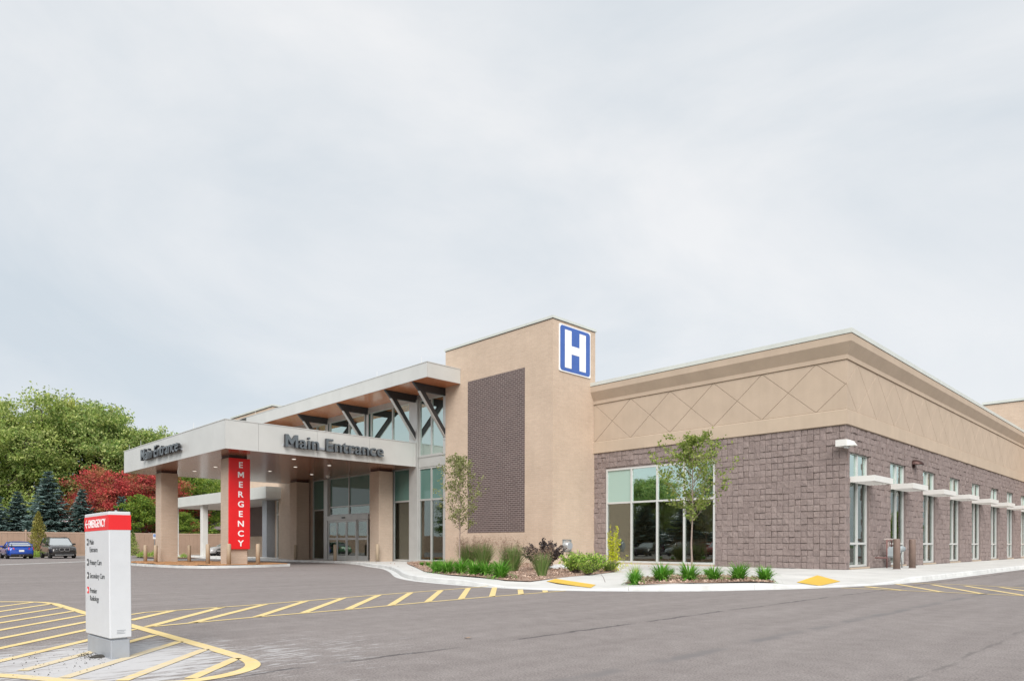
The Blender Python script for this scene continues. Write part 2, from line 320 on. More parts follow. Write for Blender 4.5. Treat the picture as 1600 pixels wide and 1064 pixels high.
# ------------------------------------------------------------------ mesh helpers
class MB:
    def __init__(s): s.v = []; s.f = []
    def add(s, vs, fs):
        o = len(s.v); s.v.extend(tuple(p) for p in vs); s.f.extend(tuple(i + o for i in f) for f in fs); return s
    def box(s, x0, x1, y0, y1, z0, z1):
        return s.add([(x0, y0, z0), (x1, y0, z0), (x1, y1, z0), (x0, y1, z0), (x0, y0, z1), (x1, y0, z1), (x1, y1, z1), (x0, y1, z1)],
                     [(0, 3, 2, 1), (4, 5, 6, 7), (0, 1, 5, 4), (1, 2, 6, 5), (2, 3, 7, 6), (3, 0, 4, 7)])
    def cbox(s, x0, x1, y0, y1, z0, z1, b=.02):
        # box with chamfered edges (convex hull of three inset boxes)
        bm = bmesh.new()
        for dx, dy, dz in ((b, b, 0), (b, 0, b), (0, b, b)):
            for x in (x0 + dx, x1 - dx):
                for y in (y0 + dy, y1 - dy):
                    for z in (z0 + dz, z1 - dz): bm.verts.new((x, y, z))
        bmesh.ops.convex_hull(bm, input=bm.verts); bmesh.ops.dissolve_limit(bm, angle_limit=.01, verts=bm.verts, edges=bm.edges)
        return s.bm(bm)
    def bm(s, bm):
        bm.verts.index_update(); s.add([v.co[:] for v in bm.verts], [[v.index for v in f.verts] for f in bm.faces]); bm.free(); return s
    def hull(s, pts):
        bm = bmesh.new()
        for p in pts: bm.verts.new(p)
        r = bmesh.ops.convex_hull(bm, input=bm.verts)
        bmesh.ops.dissolve_limit(bm, angle_limit=.02, verts=bm.verts, edges=bm.edges)
        return s.bm(bm)
    def prism(s, poly, z0, z1):
        n = len(poly); vs = [(x, y, z0) for x, y in poly] + [(x, y, z1) for x, y in poly]
        return s.add(vs, [tuple(range(n))[::-1], tuple(range(n, 2 * n))] + [(i, (i + 1) % n, n + (i + 1) % n, n + i) for i in range(n)])
    def extr(s, poly, d):
        n = len(poly); d = Vector(d); vs = [tuple(p) for p in poly] + [tuple(Vector(p) + d) for p in poly]
        return s.add(vs, [tuple(range(n)), tuple(range(n, 2 * n))[::-1]] + [(i, n + i, n + (i + 1) % n, (i + 1) % n) for i in range(n)])
    def tube(s, pts, rad, n=8, caps=True):
        pts = [Vector(p) for p in pts]; rad = rad if isinstance(rad, (list, tuple)) else [rad] * len(pts)
        vs = []; fs = []; ref = Vector((.31, .17, .93))
        for i, p in enumerate(pts):
            t = (pts[min(i + 1, len(pts) - 1)] - pts[max(i - 1, 0)]).normalized()
            if abs(t.dot(ref)) > .95: ref = Vector((.9, .3, .1))
            a = t.cross(ref).normalized(); b = t.cross(a)
            for k in range(n):
                w = 2 * math.pi * k / n; vs.append(p + (a * math.cos(w) + b * math.sin(w)) * rad[i])
        for i in range(len(pts) - 1):
            for k in range(n): fs.append((i * n + k, i * n + (k + 1) % n, (i + 1) * n + (k + 1) % n, (i + 1) * n + k))
        if caps: fs += [tuple(range(n))[::-1], tuple(range((len(pts) - 1) * n, len(pts) * n))]
        return s.add(vs, fs)
    def lathe(s, prof, n=20, c=(0, 0, 0)):
        vs = []; fs = []
        for r_, z in prof:
            for k in range(n):
                w = 2 * math.pi * k / n; vs.append((c[0] + r_ * math.cos(w), c[1] + r_ * math.sin(w), c[2] + z))
        for i in range(len(prof) - 1):
            for k in range(n): fs.append((i * n + k, i * n + (k + 1) % n, (i + 1) * n + (k + 1) % n, (i + 1) * n + k))
        fs += [tuple(range(n))[::-1], tuple(range((len(prof) - 1) * n, len(prof) * n))]
        return s.add(vs, fs)
def mesh(name, mb, mat, smooth=False):
    me = bpy.data.meshes.new(name); me.from_pydata(mb.v, [], mb.f); me.materials.append(MATS[mat])
    bm = bmesh.new(); bm.from_mesh(me); bmesh.ops.recalc_face_normals(bm, faces=bm.faces); bm.to_mesh(me); bm.free()
    if smooth: me.polygons.foreach_set('use_smooth', [True] * len(me.polygons))
    me.update(); return me
def link(name, me, parent=None, loc=None):
    o = bpy.data.objects.new(name, me); COL.objects.link(o)
    if parent is not None:
        o.parent = parent
        if loc is None: loc = (0, 0, 0)
    if loc is not None: o.location = loc
    return o
def tag(o, label=None, cat=None, group=None, kind=None):
    if label: o['label'] = label
    if cat: o['category'] = cat
    if group: o['group'] = group
    if kind: o['kind'] = kind
    return o
def thing(name, label, cat, loc=(0, 0, 0), rz=0, group=None):
    o = bpy.data.objects.new(name, None); COL.objects.link(o); o.location = loc; o.rotation_euler = (0, 0, rz); o.empty_display_size = .3
    return tag(o, label, cat, group)
def part(name, mb, mat, parent, smooth=False, world=True):
    """mesh given in world coordinates under an unrotated thing (world=True) or in the thing's own frame"""
    me = mesh(name, mb, mat, smooth)
    o = link(name, me, parent)
    if world:
        q = parent; off = Vector((0, 0, 0))
        while q is not None: off += Vector(q.location); q = q.parent
        o.location = -off
    return o
def solo(name, mb, mat, label, cat, group=None, smooth=False, loc=None):
    o = link(name, mesh(name, mb, mat, smooth), None, loc or (0, 0, 0)); return tag(o, label, cat, group)
def struct(name, mb, mat, smooth=False):
    return tag(link(name, mesh(name, mb, mat, smooth), None, (0, 0, 0)), kind='structure')
def copy_tree(o, parent=None):
    c = o.copy(); COL.objects.link(c)
    if parent is not None: c.parent = parent
    for ch in list(o.children): copy_tree(ch, c)
    return c
def quads_mesh(name, V, mat, k=4):
    """V: (n,k,3) array of polygons"""
    n = V.shape[0]; me = bpy.data.meshes.new(name)
    me.vertices.add(n * k); me.vertices.foreach_set('co', V.reshape(-1).astype(np.float32))
    me.loops.add(n * k); me.loops.foreach_set('vertex_index', np.arange(n * k, dtype=np.int32))
    me.polygons.add(n); me.polygons.foreach_set('loop_start', np.arange(0, n * k, k, dtype=np.int32)); me.polygons.foreach_set('loop_total', np.full(n, k, dtype=np.int32))
    me.materials.append(MATS[mat]); me.update(calc_edges=True); return me
def unit(a): return a / np.maximum(np.linalg.norm(a, axis=-1, keepdims=True), 1e-9)
def leaves(C, size, aspect=.55, droop=0., updir=None):
    n = len(C); d = unit(nrg.normal(size=(n, 3)) + np.array([0, 0, -droop])); 
    if updir is not None: d = unit(d + updir)
    nn = unit(np.cross(d, nrg.normal(size=(n, 3)))); s = (size * nrg.uniform(.6, 1.3, n))[:, None]; w = nn * s * aspect * .5
    bow = unit(np.cross(d, nn)) * s * .12
    return np.stack([C - d * s * .5, C + w + bow, C + d * s * .5, C - w + bow], 1)

def zg(x): return -min(.2, .0085 * max(0., -x - 22))

# ------------------------------------------------------------------ letters
_fc = {}
def glyph(ch, size, depth, bold):
    k = (ch, size, depth, bold)
    if k in _fc: return _fc[k]
    if ch == 'M' and bold > 0:      # heavy M drawn as one outline
        t = bold * .5; P_ = [(.06 - t, 0), (.06 - t, .682), (.215, .682), (.39, .395 - t), (.565, .682), (.72 + t, .682), (.72 + t, 0), (.585, 0), (.585, .43 - t), (.435, .165 - t), (.345, .165 - t), (.195, .43 - t), (.195, 0)]
        mb = MB().extr([(x * size, y * size, -depth / 2) for x, y in P_], (0, 0, max(depth, 1e-4))); me = mesh('letter', mb, 'letter_black'); _fc[k] = me; return me
    cu = bpy.data.curves.new('letter', 'FONT'); cu.body = ch; cu.size = size; cu.extrude = depth / 2; cu.offset = bold * size; cu.resolution_u = 3
    o = bpy.data.objects.new('letter', cu); COL.objects.link(o); dg = bpy.context.evaluated_depsgraph_get()
    me = bpy.data.meshes.new_from_object(o.evaluated_get(dg)); COL.objects.unlink(o); bpy.data.objects.remove(o); bpy.data.curves.remove(cu)
    me.name = 'letter'; _fc[k] = me; return me
def bounds(me):
    a = np.empty(len(me.vertices) * 3, np.float32); me.vertices.foreach_get('co', a); a = a.reshape(-1, 3); return (a[:, 0].min(), a[:, 0].max(), a[:, 1].min(), a[:, 1].max()) if len(a) else (0, 0, 0, 0)
def width_of(t, size, bold):
    me = glyph(t, size, .0, bold); b = bounds(me); return b[1]
def text(parent, s, size, depth, mat, frame, x0, y0, width=None, bold=.0, name='letter'):
    """frame: 4x4 whose local x runs along the writing, y up, z out; each letter one part"""
    full = width_of(s, size, bold); kx = 1 if width is None else width / full
    for i, ch in enumerate(s):
        if ch == ' ': continue
        b = bounds(glyph(ch, size, depth, bold)); adv = width_of(s[:i + 1], size, bold) - b[1]
        me = glyph(ch, size, depth, bold).copy(); me.materials.clear(); me.materials.append(MATS[mat])
        o = link(name, me, parent); o.matrix_local = frame @ Matrix.Translation((x0 + adv * kx, y0, depth / 2)) @ Matrix.Diagonal((kx, 1, 1, 1))
    return full * kx
def FR_F(x, y, z):   # a face that looks towards -Y
    return Matrix(((1, 0, 0, x), (0, 0, -1, y), (0, 1, 0, z), (0, 0, 0, 1)))
def FR_S(x, y, z):   # a face that looks towards +X
    return Matrix(((0, 0, 1, x), (1, 0, 0, y), (0, 1, 0, z), (0, 0, 0, 1)))

# ================================================================== SETTING: ground
mb = MB(); mb.box(-1500, 1500, -1500, 1500, -.8, -.42); struct('ground', mb, 'grass_ground')
mb = MB(); xs = [-81, -64, -45.5, -40, -34, -28, -22, -14, -4, 10, 30, 70]; ys = [-45, -10, 0, 10, 20, 30, 60, 220]
vs = [(x, y, zg(x)) for y in ys for x in xs]; n = len(xs)
mb.add(vs, [(j * n + i, j * n + i + 1, (j + 1) * n + i + 1, (j + 1) * n + i) for j in range(len(ys) - 1) for i in range(n - 1)])
struct('asphalt', mb, 'asphalt')

def offset_line(pts, dist):
    res = []
    for i, p in enumerate(pts):
        a = Vector(pts[max(i - 1, 0)]); b = Vector(pts[min(i + 1, len(pts) - 1)]); t = (b - a).normalized(); nrm = Vector((-t.y, t.x))
        res.append((p[0] + nrm.x * dist, p[1] + nrm.y * dist))
    return res
def resample(pts, step):
    # Catmull-Rom through the points, then even steps
    P = [Vector(p) for p in pts]; P = [2 * P[0] - P[1]] + P + [2 * P[-1] - P[-2]]; dense = []
    for i in range(1, len(P) - 2):
        for k in range(24):
            t = k / 24; a, b, c, e = P[i - 1:i + 3]
            dense.append(.5 * ((2 * b) + (c - a) * t + (2 * a - 5 * b + 4 * c - e) * t * t + (3 * b - a - 3 * c + e) * t ** 3))
    dense.append(P[-2]); out_ = [dense[0]]; acc = 0
    for a, b in zip(dense, dense[1:]):
        acc += (b - a).length
        if acc >= step: out_.append(b); acc = 0
    out_.append(dense[-1]); return [tuple(p) for p in out_]
def strip(pts, w, lift):
    l_ = offset_line(pts, w / 2); r_ = offset_line(pts, -w / 2); n = len(pts)
    return MB().add([(x, y, zg(x) + lift) for x, y in l_] + [(x, y, zg(x) + lift) for x, y in r_], [(n + i, n + i + 1, i + 1, i) for i in range(n - 1)])

# painted markings: outlines and each stripe
def mark(name, pts, w, parent=None): return part(name, strip(pts, w, .005), 'road_paint', parent)
def structE(name):
    o = bpy.data.objects.new(name, None); COL.objects.link(o); return tag(o, kind='structure')
isl = structE('painted_island')
mark('outline', resample([(-17.5, .4), (-16.3, 1.35), (-15.55, 2.15), (-15.0, 2.6), (-14.4, 2.72)], .15) + [(-12.2, 2.7), (-9.6, 2.73), (-7.4, 2.73)] + resample([(-6.55, 2.72), (-6.15, 2.68), (-5.86, 2.55), (-5.68, 2.3), (-5.62, 2.0), (-5.72, 1.75), (-6.1, 1.38), (-6.9, .95), (-7.6, .45)], .08), .13, isl)
for (a, b) in [((-15.2, 1.2), (-15.55, 1.5)), ((-14.2, 1.75), (-15.05, 2.5)), ((-13.0, 1.48), (-14.45, 2.68)), ((-12.0, 1.35), (-13.52, 2.66)), ((-11.0, 1.1), (-12.66, 2.64)), ((-10.2, 1.12), (-11.86, 2.62)), ((-9.4, 1.1), (-11.05, 2.62)), ((-8.3, .8), (-10.3, 2.62)), ((-7.5, .8), (-9.5, 2.64)), ((-7.05, 1.1), (-8.72, 2.64)), ((-6.45, 1.28), (-7.95, 2.66)), ((-6.0, 1.58), (-7.2, 2.66)), ((-5.72, 2.0), (-6.43, 2.66))]:
    mark('stripe', [a, b], .105, isl)
hz = structE('hatched_crossing')
mark('outline', [(-11.2, 2.8), (-11.68, 3.4), (-11.8, 5.2), (-12.0, 6.3), (-12.35, 8.2), (-12.6, 9.9), (-12.92, 11.72)], .085, hz)
mark('outline', [(-9.62, 2.8), (-9.85, 4.4), (-9.95, 6.0), (-10.2, 7.7), (-10.38, 9.6), (-10.5, 11.98)], .085, hz)
for (a, b) in [((-10.62, 2.9), (-11.66, 3.8)), ((-9.66, 2.85), (-11.78, 4.64)), ((-9.72, 3.42), (-11.8, 5.4)), ((-9.85, 4.37), (-11.97, 6.27)), ((-9.95, 5.17), (-12.14, 7.17)), ((-10.0, 5.98), (-12.3, 8.1)), ((-10.11, 6.9), (-12.42, 9.0)), ((-10.24, 7.8), (-12.56, 9.96)), ((-10.32, 8.68), (-12.74, 10.95)), ((-10.37, 9.55), (-12.5, 11.6)), ((-10.43, 10.45), (-11.5, 11.5)), ((-10.5, 11.3), (-10.9, 11.7))]:
    mark('stripe', [a, b], .125, hz)
rh = structE('side_hatching')
mark('outline', [(-6.55, 17.85), (-2.9, 17.98), (3.5, 18.1)], .1, rh); mark('outline', [(-6.02, 21.62), (-4.9, 21.6), (-3.3, 21.3), (3.5, 20.9)], .1, rh)
for k in range(11):
    x = -6.75 + k * .78; y0 = 17.92 if k else 18.4; top = (x - .9 - .02 * k, 21.1 if k > 2 else (18.8 + k * .95))
    if top[0] < -6.25: top = (-6.35, y0 + (x + 6.35 + .0) * 2.6 if k else 18.8)
    mark('stripe', [(x + .85, y0), (max(top[0], -6.3) , top[1])], .12, rh)
# concrete gutter across the far lot
g_ = strip([(-48, -6), (-48.3, 5), (-53, 10.2), (-57, 14), (-58, 26)], .55, .006); struct('gutter', g_, 'kerb_concrete')

# kerb and walk round the building
KERB = [(-72, 22.35), (-60, 22.35), (-50, 22.35), (-44.5, 22.4), (-39.5, 22.3), (-36.4, 21.8), (-33.2, 20.75), (-29.5, 19.0), (-25.7, 17.35), (-21.6, 15.0), (-18.6, 13.15), (-16.9, 12.32), (-15.5, 11.92), (-14.03, 11.74), (-12.44, 11.72), (-11.0, 11.98), (-9.99, 12.62), (-9.12, 13.46), (-8.34, 14.45), (-7.3, 16.65), (-6.6, 19.2), (-6.22, 22.3), (-6.15, 27), (-6.15, 36), (-6.15, 75)]
K = resample(KERB, .5)
def ramp_dip(x, y):
    d1 = math.hypot((x + 11.3), (y - 12.5) * .8); d2 = math.hypot((x + 7.0) * .9, (y - 19.3) * .62)
    s = lambda d, w: max(0., min(1., (w - d) / (w * .55)))
    return max(s(d1, 2.6), s(d2, 2.1))
def zwalk(x, y): return zg(x) + .13 - .105 * ramp_dip(x, y)
inner = offset_line(K, .16)
kb = structE('kerb'); seg = 6
for s0 in range(0, len(K) - 1, seg):
    a = K[s0:s0 + seg + 1]; b = inner[s0:s0 + seg + 1]
    if len(a) < 2: continue
    a = list(a); b = list(b)
    for q in (a, b):   # a 12 mm joint at each end
        t = (Vector(q[1]) - Vector(q[0])).normalized() * .006; q[0] = (q[0][0] + t.x, q[0][1] + t.y)
        t = (Vector(q[-1]) - Vector(q[-2])).normalized() * .006; q[-1] = (q[-1][0] - t.x, q[-1][1] - t.y)
    mb = MB(); n = len(a); fs = []
    for (x, y), (u, w) in zip(a, b):
        nx, ny = (u - x) / .16, (w - y) / .16
        mb.v += [(x, y, zg(x) - .1), (x + nx * .012, y + ny * .012, zwalk(x, y) - .02), (x + nx * .035, y + ny * .035, zwalk(x, y) + .004), (u, w, zwalk(u, w) + .004), (u, w, zg(u) - .1)]
    for i in range(n - 1):
        for k in range(4): fs.append((i * 5 + k, (i + 1) * 5 + k, (i + 1) * 5 + k + 1, i * 5 + k + 1))
    fs += [(0, 1, 2, 3, 4), tuple((n - 1) * 5 + k for k in range(5))]
    mb.f = fs; part('kerb_segment', mb, 'kerb_concrete', kb)
# gutter pan in front of the kerb
gp = strip(offset_line(K, -.13), .25, .004); struct('gutter_pan', gp, 'kerb_concrete')
XW, YW, XT, YT, XTL, YG = -9.73, 26.99, -21.78, 23.91, -29.78, 24.0
poly = list(inner) + [(XW + .05, 75), (XW + .05, YW + .05), (XT, YW + .05), (XT, YT + .05), (XTL, YT + .05), (XTL, YG + .05), (-72, YG + .05)]
gx = [(x * .8, y * .8) for x in range(-90, -6) for y in range(13, 95)] + [(x * .25 + .1, y * .25 + .1) for x in range(-58, -26) for y in range(46, 92) if ramp_dip(x * .25, y * .25) > 0]
pts2 = [Vector(p) for p in poly]; npl = len(pts2); inside = []
def in_poly(p, pl):
    c_ = False; j = len(pl) - 1
    for i in range(len(pl)):
        if (pl[i][1] > p[1]) != (pl[j][1] > p[1]) and p[0] < (pl[j][0] - pl[i][0]) * (p[1] - pl[i][1]) / (pl[j][1] - pl[i][1]) + pl[i][0]: c_ = not c_
        j = i
    return c_
pts2 += [Vector(p) for p in gx if in_poly(p, poly)]
vo_, _, fo_, _, _, _ = geometry.delaunay_2d_cdt(pts2, [(i, (i + 1) % npl) for i in range(npl)], [], 1, 1e-4)
mb = MB().add([(p.x, p.y, zwalk(p.x, p.y)) for p in vo_], fo_); walk = struct('sidewalk', mb, 'concrete')
# saw-cut joints in the walk
jt = MB()
for (a, b) in [((-9.6, 21.5), (-6.35, 21.5)), ((-9.6, 24.6), (-6.35, 24.6)), ((-9.6, 28), (-6.35, 28)), ((-9.6, 31.5), (-6.35, 31.5)), ((-9.6, 35), (-6.35, 35)), ((-12, 26.8), (-12, 19.2)), ((-15, 26.8), (-15, 21.6)), ((-18, 26.8), (-18, 21)), ((-21, 22.2), (-9.9, 22.2)), ((-13.6, 17.2), (-11.4, 14.6))]:
    t = (Vector(b) - Vector(a)).normalized(); n_ = Vector((-t.y, t.x)) * .008
    ss = [Vector(a).lerp(Vector(b), k / 12) for k in range(13)]
    jt.add([(p.x + n_.x, p.y + n_.y, zwalk(p.x, p.y) + .004) for p in ss] + [(p.x - n_.x, p.y - n_.y, zwalk(p.x, p.y) + .004) for p in ss], [(i, i + 1, 14 + i, 13 + i) for i in range(12)])
part('saw_joints', jt, 'block_joint', walk)
def sheet(poly, fn, lift, step, name, mat, rough=.0, par=None):
    pts_ = [Vector(p) for p in poly]; n_ = len(pts_); x0 = min(p[0] for p in poly); x1 = max(p[0] for p in poly); y0 = min(p[1] for p in poly); y1 = max(p[1] for p in poly)
    x = x0
    while x < x1:
        y = y0
        while y < y1:
            q = (x + rng.uniform(-.3, .3) * step, y + rng.uniform(-.3, .3) * step)
            if in_poly(q, poly): pts_.append(Vector(q))
            y += step
        x += step
    vo2, _, fo2, _, _, _ = geometry.delaunay_2d_cdt(pts_, [(i, (i + 1) % n_) for i in range(n_)], [], 1, 1e-4)
    m_ = MB().add([(p.x, p.y, fn(p.x, p.y) + lift + rng.uniform(0, rough)) for p in vo2], fo2); return struct(name, m_, mat)
PAD1 = [(-12.7, 13.7), (-12.95, 14.35), (-11.2, 13.95), (-10.5, 12.9)]; PAD2 = [(-8.09, 18.86), (-8.62, 21.6), (-7.5, 20.4), (-7.05, 17.8)]
for nm, P_ in (('tactile_pad', PAD1), ('tactile_pad', PAD2)): sheet(P_, zwalk, .009, .2, nm, 'tactile_yellow')
BED1 = [(-24.18, 17.6), (-18.83, 14.2), (-16.21, 13.12), (-14.65, 12.78), (-13.3, 12.72), (-12.85, 13.2), (-13.05, 14.66), (-13.49, 16.78), (-14.29, 18.81), (-15.83, 21.08), (-16.85, 20.95), (-17.06, 19.69), (-17.7, 18.96), (-20.3, 22.3), (-21.6, 23.75), (-29.7, 23.8), (-31.6, 23.75), (-30.6, 21.9), (-27.0, 19.4)]
BED2 = [(-10.75, 14.55), (-11.05, 15.69), (-11.16, 17.79), (-10.26, 18.79), (-8.94, 18.53), (-7.99, 17.35), (-8.0, 16.24), (-8.86, 14.7), (-9.86, 14.01)]
sheet(BED1, zwalk, .006, .22, 'planting_bed', 'mulch', .04); sheet(BED2, zwalk, .006, .22, 'planting_bed', 'mulch', .035)
# wood chips on the beds
C_ = []
for bed, num in ((BED1, 5200), (BED2, 1800)):
    x0 = min(p[0] for p in bed); x1 = max(p[0] for p in bed); y0 = min(p[1] for p in bed); y1 = max(p[1] for p in bed); k = 0
    while k < num:
        p = (rng.uniform(x0, x1), rng.uniform(y0, y1))
        if in_poly(p, bed) or rng.random() < .012: C_.append((p[0], p[1], zwalk(*p) + .035 + rng.random() * .03)); k += 1
C_ = np.array([c_ for c_ in C_ if c_[1] < 26 and in_poly(c_, poly)])
d_ = nrg.normal(size=C_.shape); d_[:, 2] *= .25
V = leaves(C_, .075, .5); tag(link('wood_chips', quads_mesh('wood_chips', V, 'mulch_chip'), None, (0, 0, 0)), 'reddish brown wood chips covering the planting beds', 'mulch', kind='stuff')

# column island under the canopy
IS = resample([(-33.4, 16.6), (-32.75, 14.6), (-33.0, 12.6), (-34.6, 11.75), (-38, 11.6), (-42, 11.75), (-45.2, 12.1), (-47.3, 13.0), (-47.9, 15.0), (-46.8, 16.6)], .5)
IS = IS + [(-44.5, 17.1), (-41, 17.2), (-37, 17.15), (-34.2, 17.0)]
cen = Vector((-40.3, 14.4)); ki = structE('island_kerb')
mb = MB(); ins = [tuple(Vector(p) + (cen - Vector(p)).normalized() * .2) for p in IS]; n = len(IS); zi = lambda x: zg(x) + .12
mb.add([(x, y, zg(x) - .1) for x, y in IS] + [(x, y, zi(x)) for x, y in IS] + [(x, y, zi(x)) for x, y in ins], [(i, (i + 1) % n, n + (i + 1) % n, n + i) for i in range(n)] + [(n + i, n + (i + 1) % n, 2 * n + (i + 1) % n, 2 * n + i) for i in range(n)])
part('kerb_ring', mb, 'kerb_concrete', ki)
sheet(ins, lambda x, y: zi(x), -.005, .35, 'island_bed', 'orange_mulch', .06)

# ================================================================== BUILDING
HB = thing('hospital_building', 'low tan and brown hospital building with brick tower, block wing and sloping cornice', 'building', (XW, YW, 0))
PF = lambda y: (lambda a, b, z: (a, y - b, z))          # wall facing -Y: a = x, b = outwards
PS = lambda x: (lambda a, b, z: (x + b, a, z))          # wall facing +X: a = y, b = outwards
def pbox(mb, P, a0, a1, b0, b1, z0, z1):
    c_ = [P(a, b, z) for z in (z0, z1) for a, b in ((a0, b0), (a1, b0), (a1, b1), (a0, b1))]
    return mb.add(c_, [(0, 3, 2, 1), (4, 5, 6, 7), (0, 1, 5, 4), (1, 2, 6, 5), (2, 3, 7, 6), (3, 0, 4, 7)])
def window(parent, P, As, Zs, mats, bar=.07, dep=.12, set_=.02, frame='aluminium', name='window', thick=None):
    """frame bars at the given positions, one pane object in each opening"""
    mb = MB(); A = list(As); Z = list(Zs); h = bar / 2; thick = thick or {}
    for a in A:
        w = thick.get(round(a, 2), h)
        pbox(mb, P, a - w, a + w, -dep + set_, set_, Z[0] - h, Z[-1] + h)
    for z in Z:
        for a, b in zip(A, A[1:]):
            pbox(mb, P, a + thick.get(round(a, 2), h), b - thick.get(round(b, 2), h), -dep + set_ + .004, set_ - .006, z - h, z + h)
    f = part(name, mb, frame, parent)
    for i, (a, b) in enumerate(zip(A, A[1:])):
        for j, (z0, z1) in enumerate(zip(Z, Z[1:])):
            m_ = mats(i, j)
            if m_ is None: continue
            p = MB(); wa = thick.get(round(a, 2), h); wb = thick.get(round(b, 2), h)
            pbox(p, P, a + wa - .01, b - wb + .01, set_ - .075, set_ - .065, z0 + h - .01, z1 - h + .01)
            part('pane', p, m_, f)
    return f

# --- wing walls: backing with openings, then the blocks
Z0, ZB = .06, 5.585
FWIN = (-21.0, -15.12, .19, 4.74)
SW = [(27.40 + 4.65 * k, 29.5 + 4.65 * k) for k in range(10)]; SZ = (.2, 4.66); YEND = 75.0
mb = MB()
for (a0, a1, z0, z1) in [(XT, FWIN[0], Z0, 5.7), (FWIN[1], XW, Z0, 5.7), (FWIN[0], FWIN[1], Z0, FWIN[2]), (FWIN[0], FWIN[1], FWIN[3], 5.7)]: pbox(mb, PF(YW), a0, a1, -.3, -.035, z0, z1)
wf = part('front_block_wall', mb, 'block_joint', HB)
mb = MB(); prev = YW + .3
for (a, b) in SW: pbox(mb, PS(XW), prev, a, -.3, -.035, Z0, 5.7); pbox(mb, PS(XW), a, b, -.3, -.035, Z0, SZ[0]); pbox(mb, PS(XW), a, b, -.3, -.035, SZ[1], 5.7); prev = b
pbox(mb, PS(XW), prev, YEND, -.3, -.035, Z0, 5.7)
ws = part('side_block_wall', mb, 'block_joint', HB)
CH = (ZB - .13) / 22
def block_mesh(w, h, dep, seed, mb=None, P=None, a0=0, z0=0):
    """split-face block: chamfered cushion with a broken face"""
    q = random.Random(seed); g_ = .0028; mb = mb or MB(); P = P or (lambda a, b, z: (a, -b, z)); j = lambda s: q.uniform(-s, s)
    x0, x1, y0, y1 = a0 + q.uniform(-.001, .007), a0 + w - q.uniform(-.001, .007), z0 + q.uniform(-.012, .012), z0 + h - q.uniform(-.010, .012)
    e = dep - .012 + j(.004); c_ = q.uniform(.008, .02)
    ring0 = [(x0, -.05, y0), (x1, -.05, y0), (x1, -.05, y1), (x0, -.05, y1)]
    ring1 = [(x0 + j(.004), e, y0 + j(.004)), (x1 + j(.004), e, y0 + j(.004)), (x1 + j(.004), e, y1 + j(.004)), (x0 + j(.004), e, y1 + j(.004))]
    tilt = j(.013), j(.011)
    ring2 = [(x0 + c_, dep - tilt[0] - tilt[1], y0 + c_), (x1 - c_, dep + tilt[0] - tilt[1], y0 + c_), (x1 - c_, dep + tilt[0] + tilt[1], y1 - c_), (x0 + c_, dep - tilt[0] + tilt[1], y1 - c_)]
    mid = ((x0 + x1) / 2 + j(.2 * w), dep + q.uniform(-.008, .014), (y0 + y1) / 2 + j(.2 * h))
    vs = [P(*p) for p in ring0 + ring1 + ring2 + [mid]]
    fs = [(i, (i + 1) % 4, 4 + (i + 1) % 4, 4 + i) for i in range(4)] + [(4 + i, 4 + (i + 1) % 4, 8 + (i + 1) % 4, 8 + i) for i in range(4)] + [(8 + i, 8 + (i + 1) % 4, 12) for i in range(4)]
    return mb.add(vs, fs)
def course(a0, a1, module, q):
    a = a0; first = True
    while a < a1 - .02:
        w = module * (2 if q.random() < .07 else 1)
        first = False
        if a + w > a1 - .1: w = a1 - a
        yield a, w; a += w
NB = {k: [mesh('block', block_mesh(.241 * k, CH, .0095 * (s % 5) - .010, 100 * k + s), 'split_block_single') for s in range(8)] for k in (1, 2)}
q = random.Random(3); restF = MB(); restS = MB(); singles = 0
def free(a, w, z, wins, zr): 
    zc = z + CH / 2
    if zr[0] < zc < zr[1]:
        segs = [(a, a + w)]
        for (u, v_) in wins:
            ns = []
            for (s, e) in segs:
                if e <= u or s >= v_: ns.append((s, e))
                else:
                    if s < u: ns.append((s, u))
                    if e > v_: ns.append((v_, e))
            segs = ns
        return [(s, e - s) for s, e in segs if e - s > .03]
    return [(a, w)]
cand = []
for ci in range(22):
    z = .13 + ci * CH
    for a, w in course(XT + .0, XW, .241, q):
        for s, ww in free(a, w, z, [(FWIN[0], FWIN[1])], (FWIN[2], FWIN[3])): cand.append((s, ww, z))
cand.sort(key=lambda t: -(t[0] + t[1]) - .25 * (t[1] > .3))
for i, (s, ww, z) in enumerate(cand):
    if singles < 300:
        k = 2 if ww > .36 else 1; me = q.choice(NB[k])
        o = link('block', me, wf); pl = Vector((XW, YW, 0)); o.location = Vector((s, YW, z)); o.scale = (ww / (.241 * k), 1, 1); singles += 1
    else: block_mesh(ww, CH, q.uniform(-.010, .028), i, restF, PF(YW), s, z)
tag(part('block_field', restF, 'split_block', wf), kind='stuff')
for ci in range(22):
    z = .13 + ci * CH
    for a, w in course(YW - .0, YEND, .241, q):
        for s, ww in free(a, w, z, SW, SZ): block_mesh(ww, CH, q.uniform(-.010, .028), int(s * 100 + ci), restS, PS(XW), s, z)
tag(part('block_field', restS, 'split_block', ws), kind='stuff')

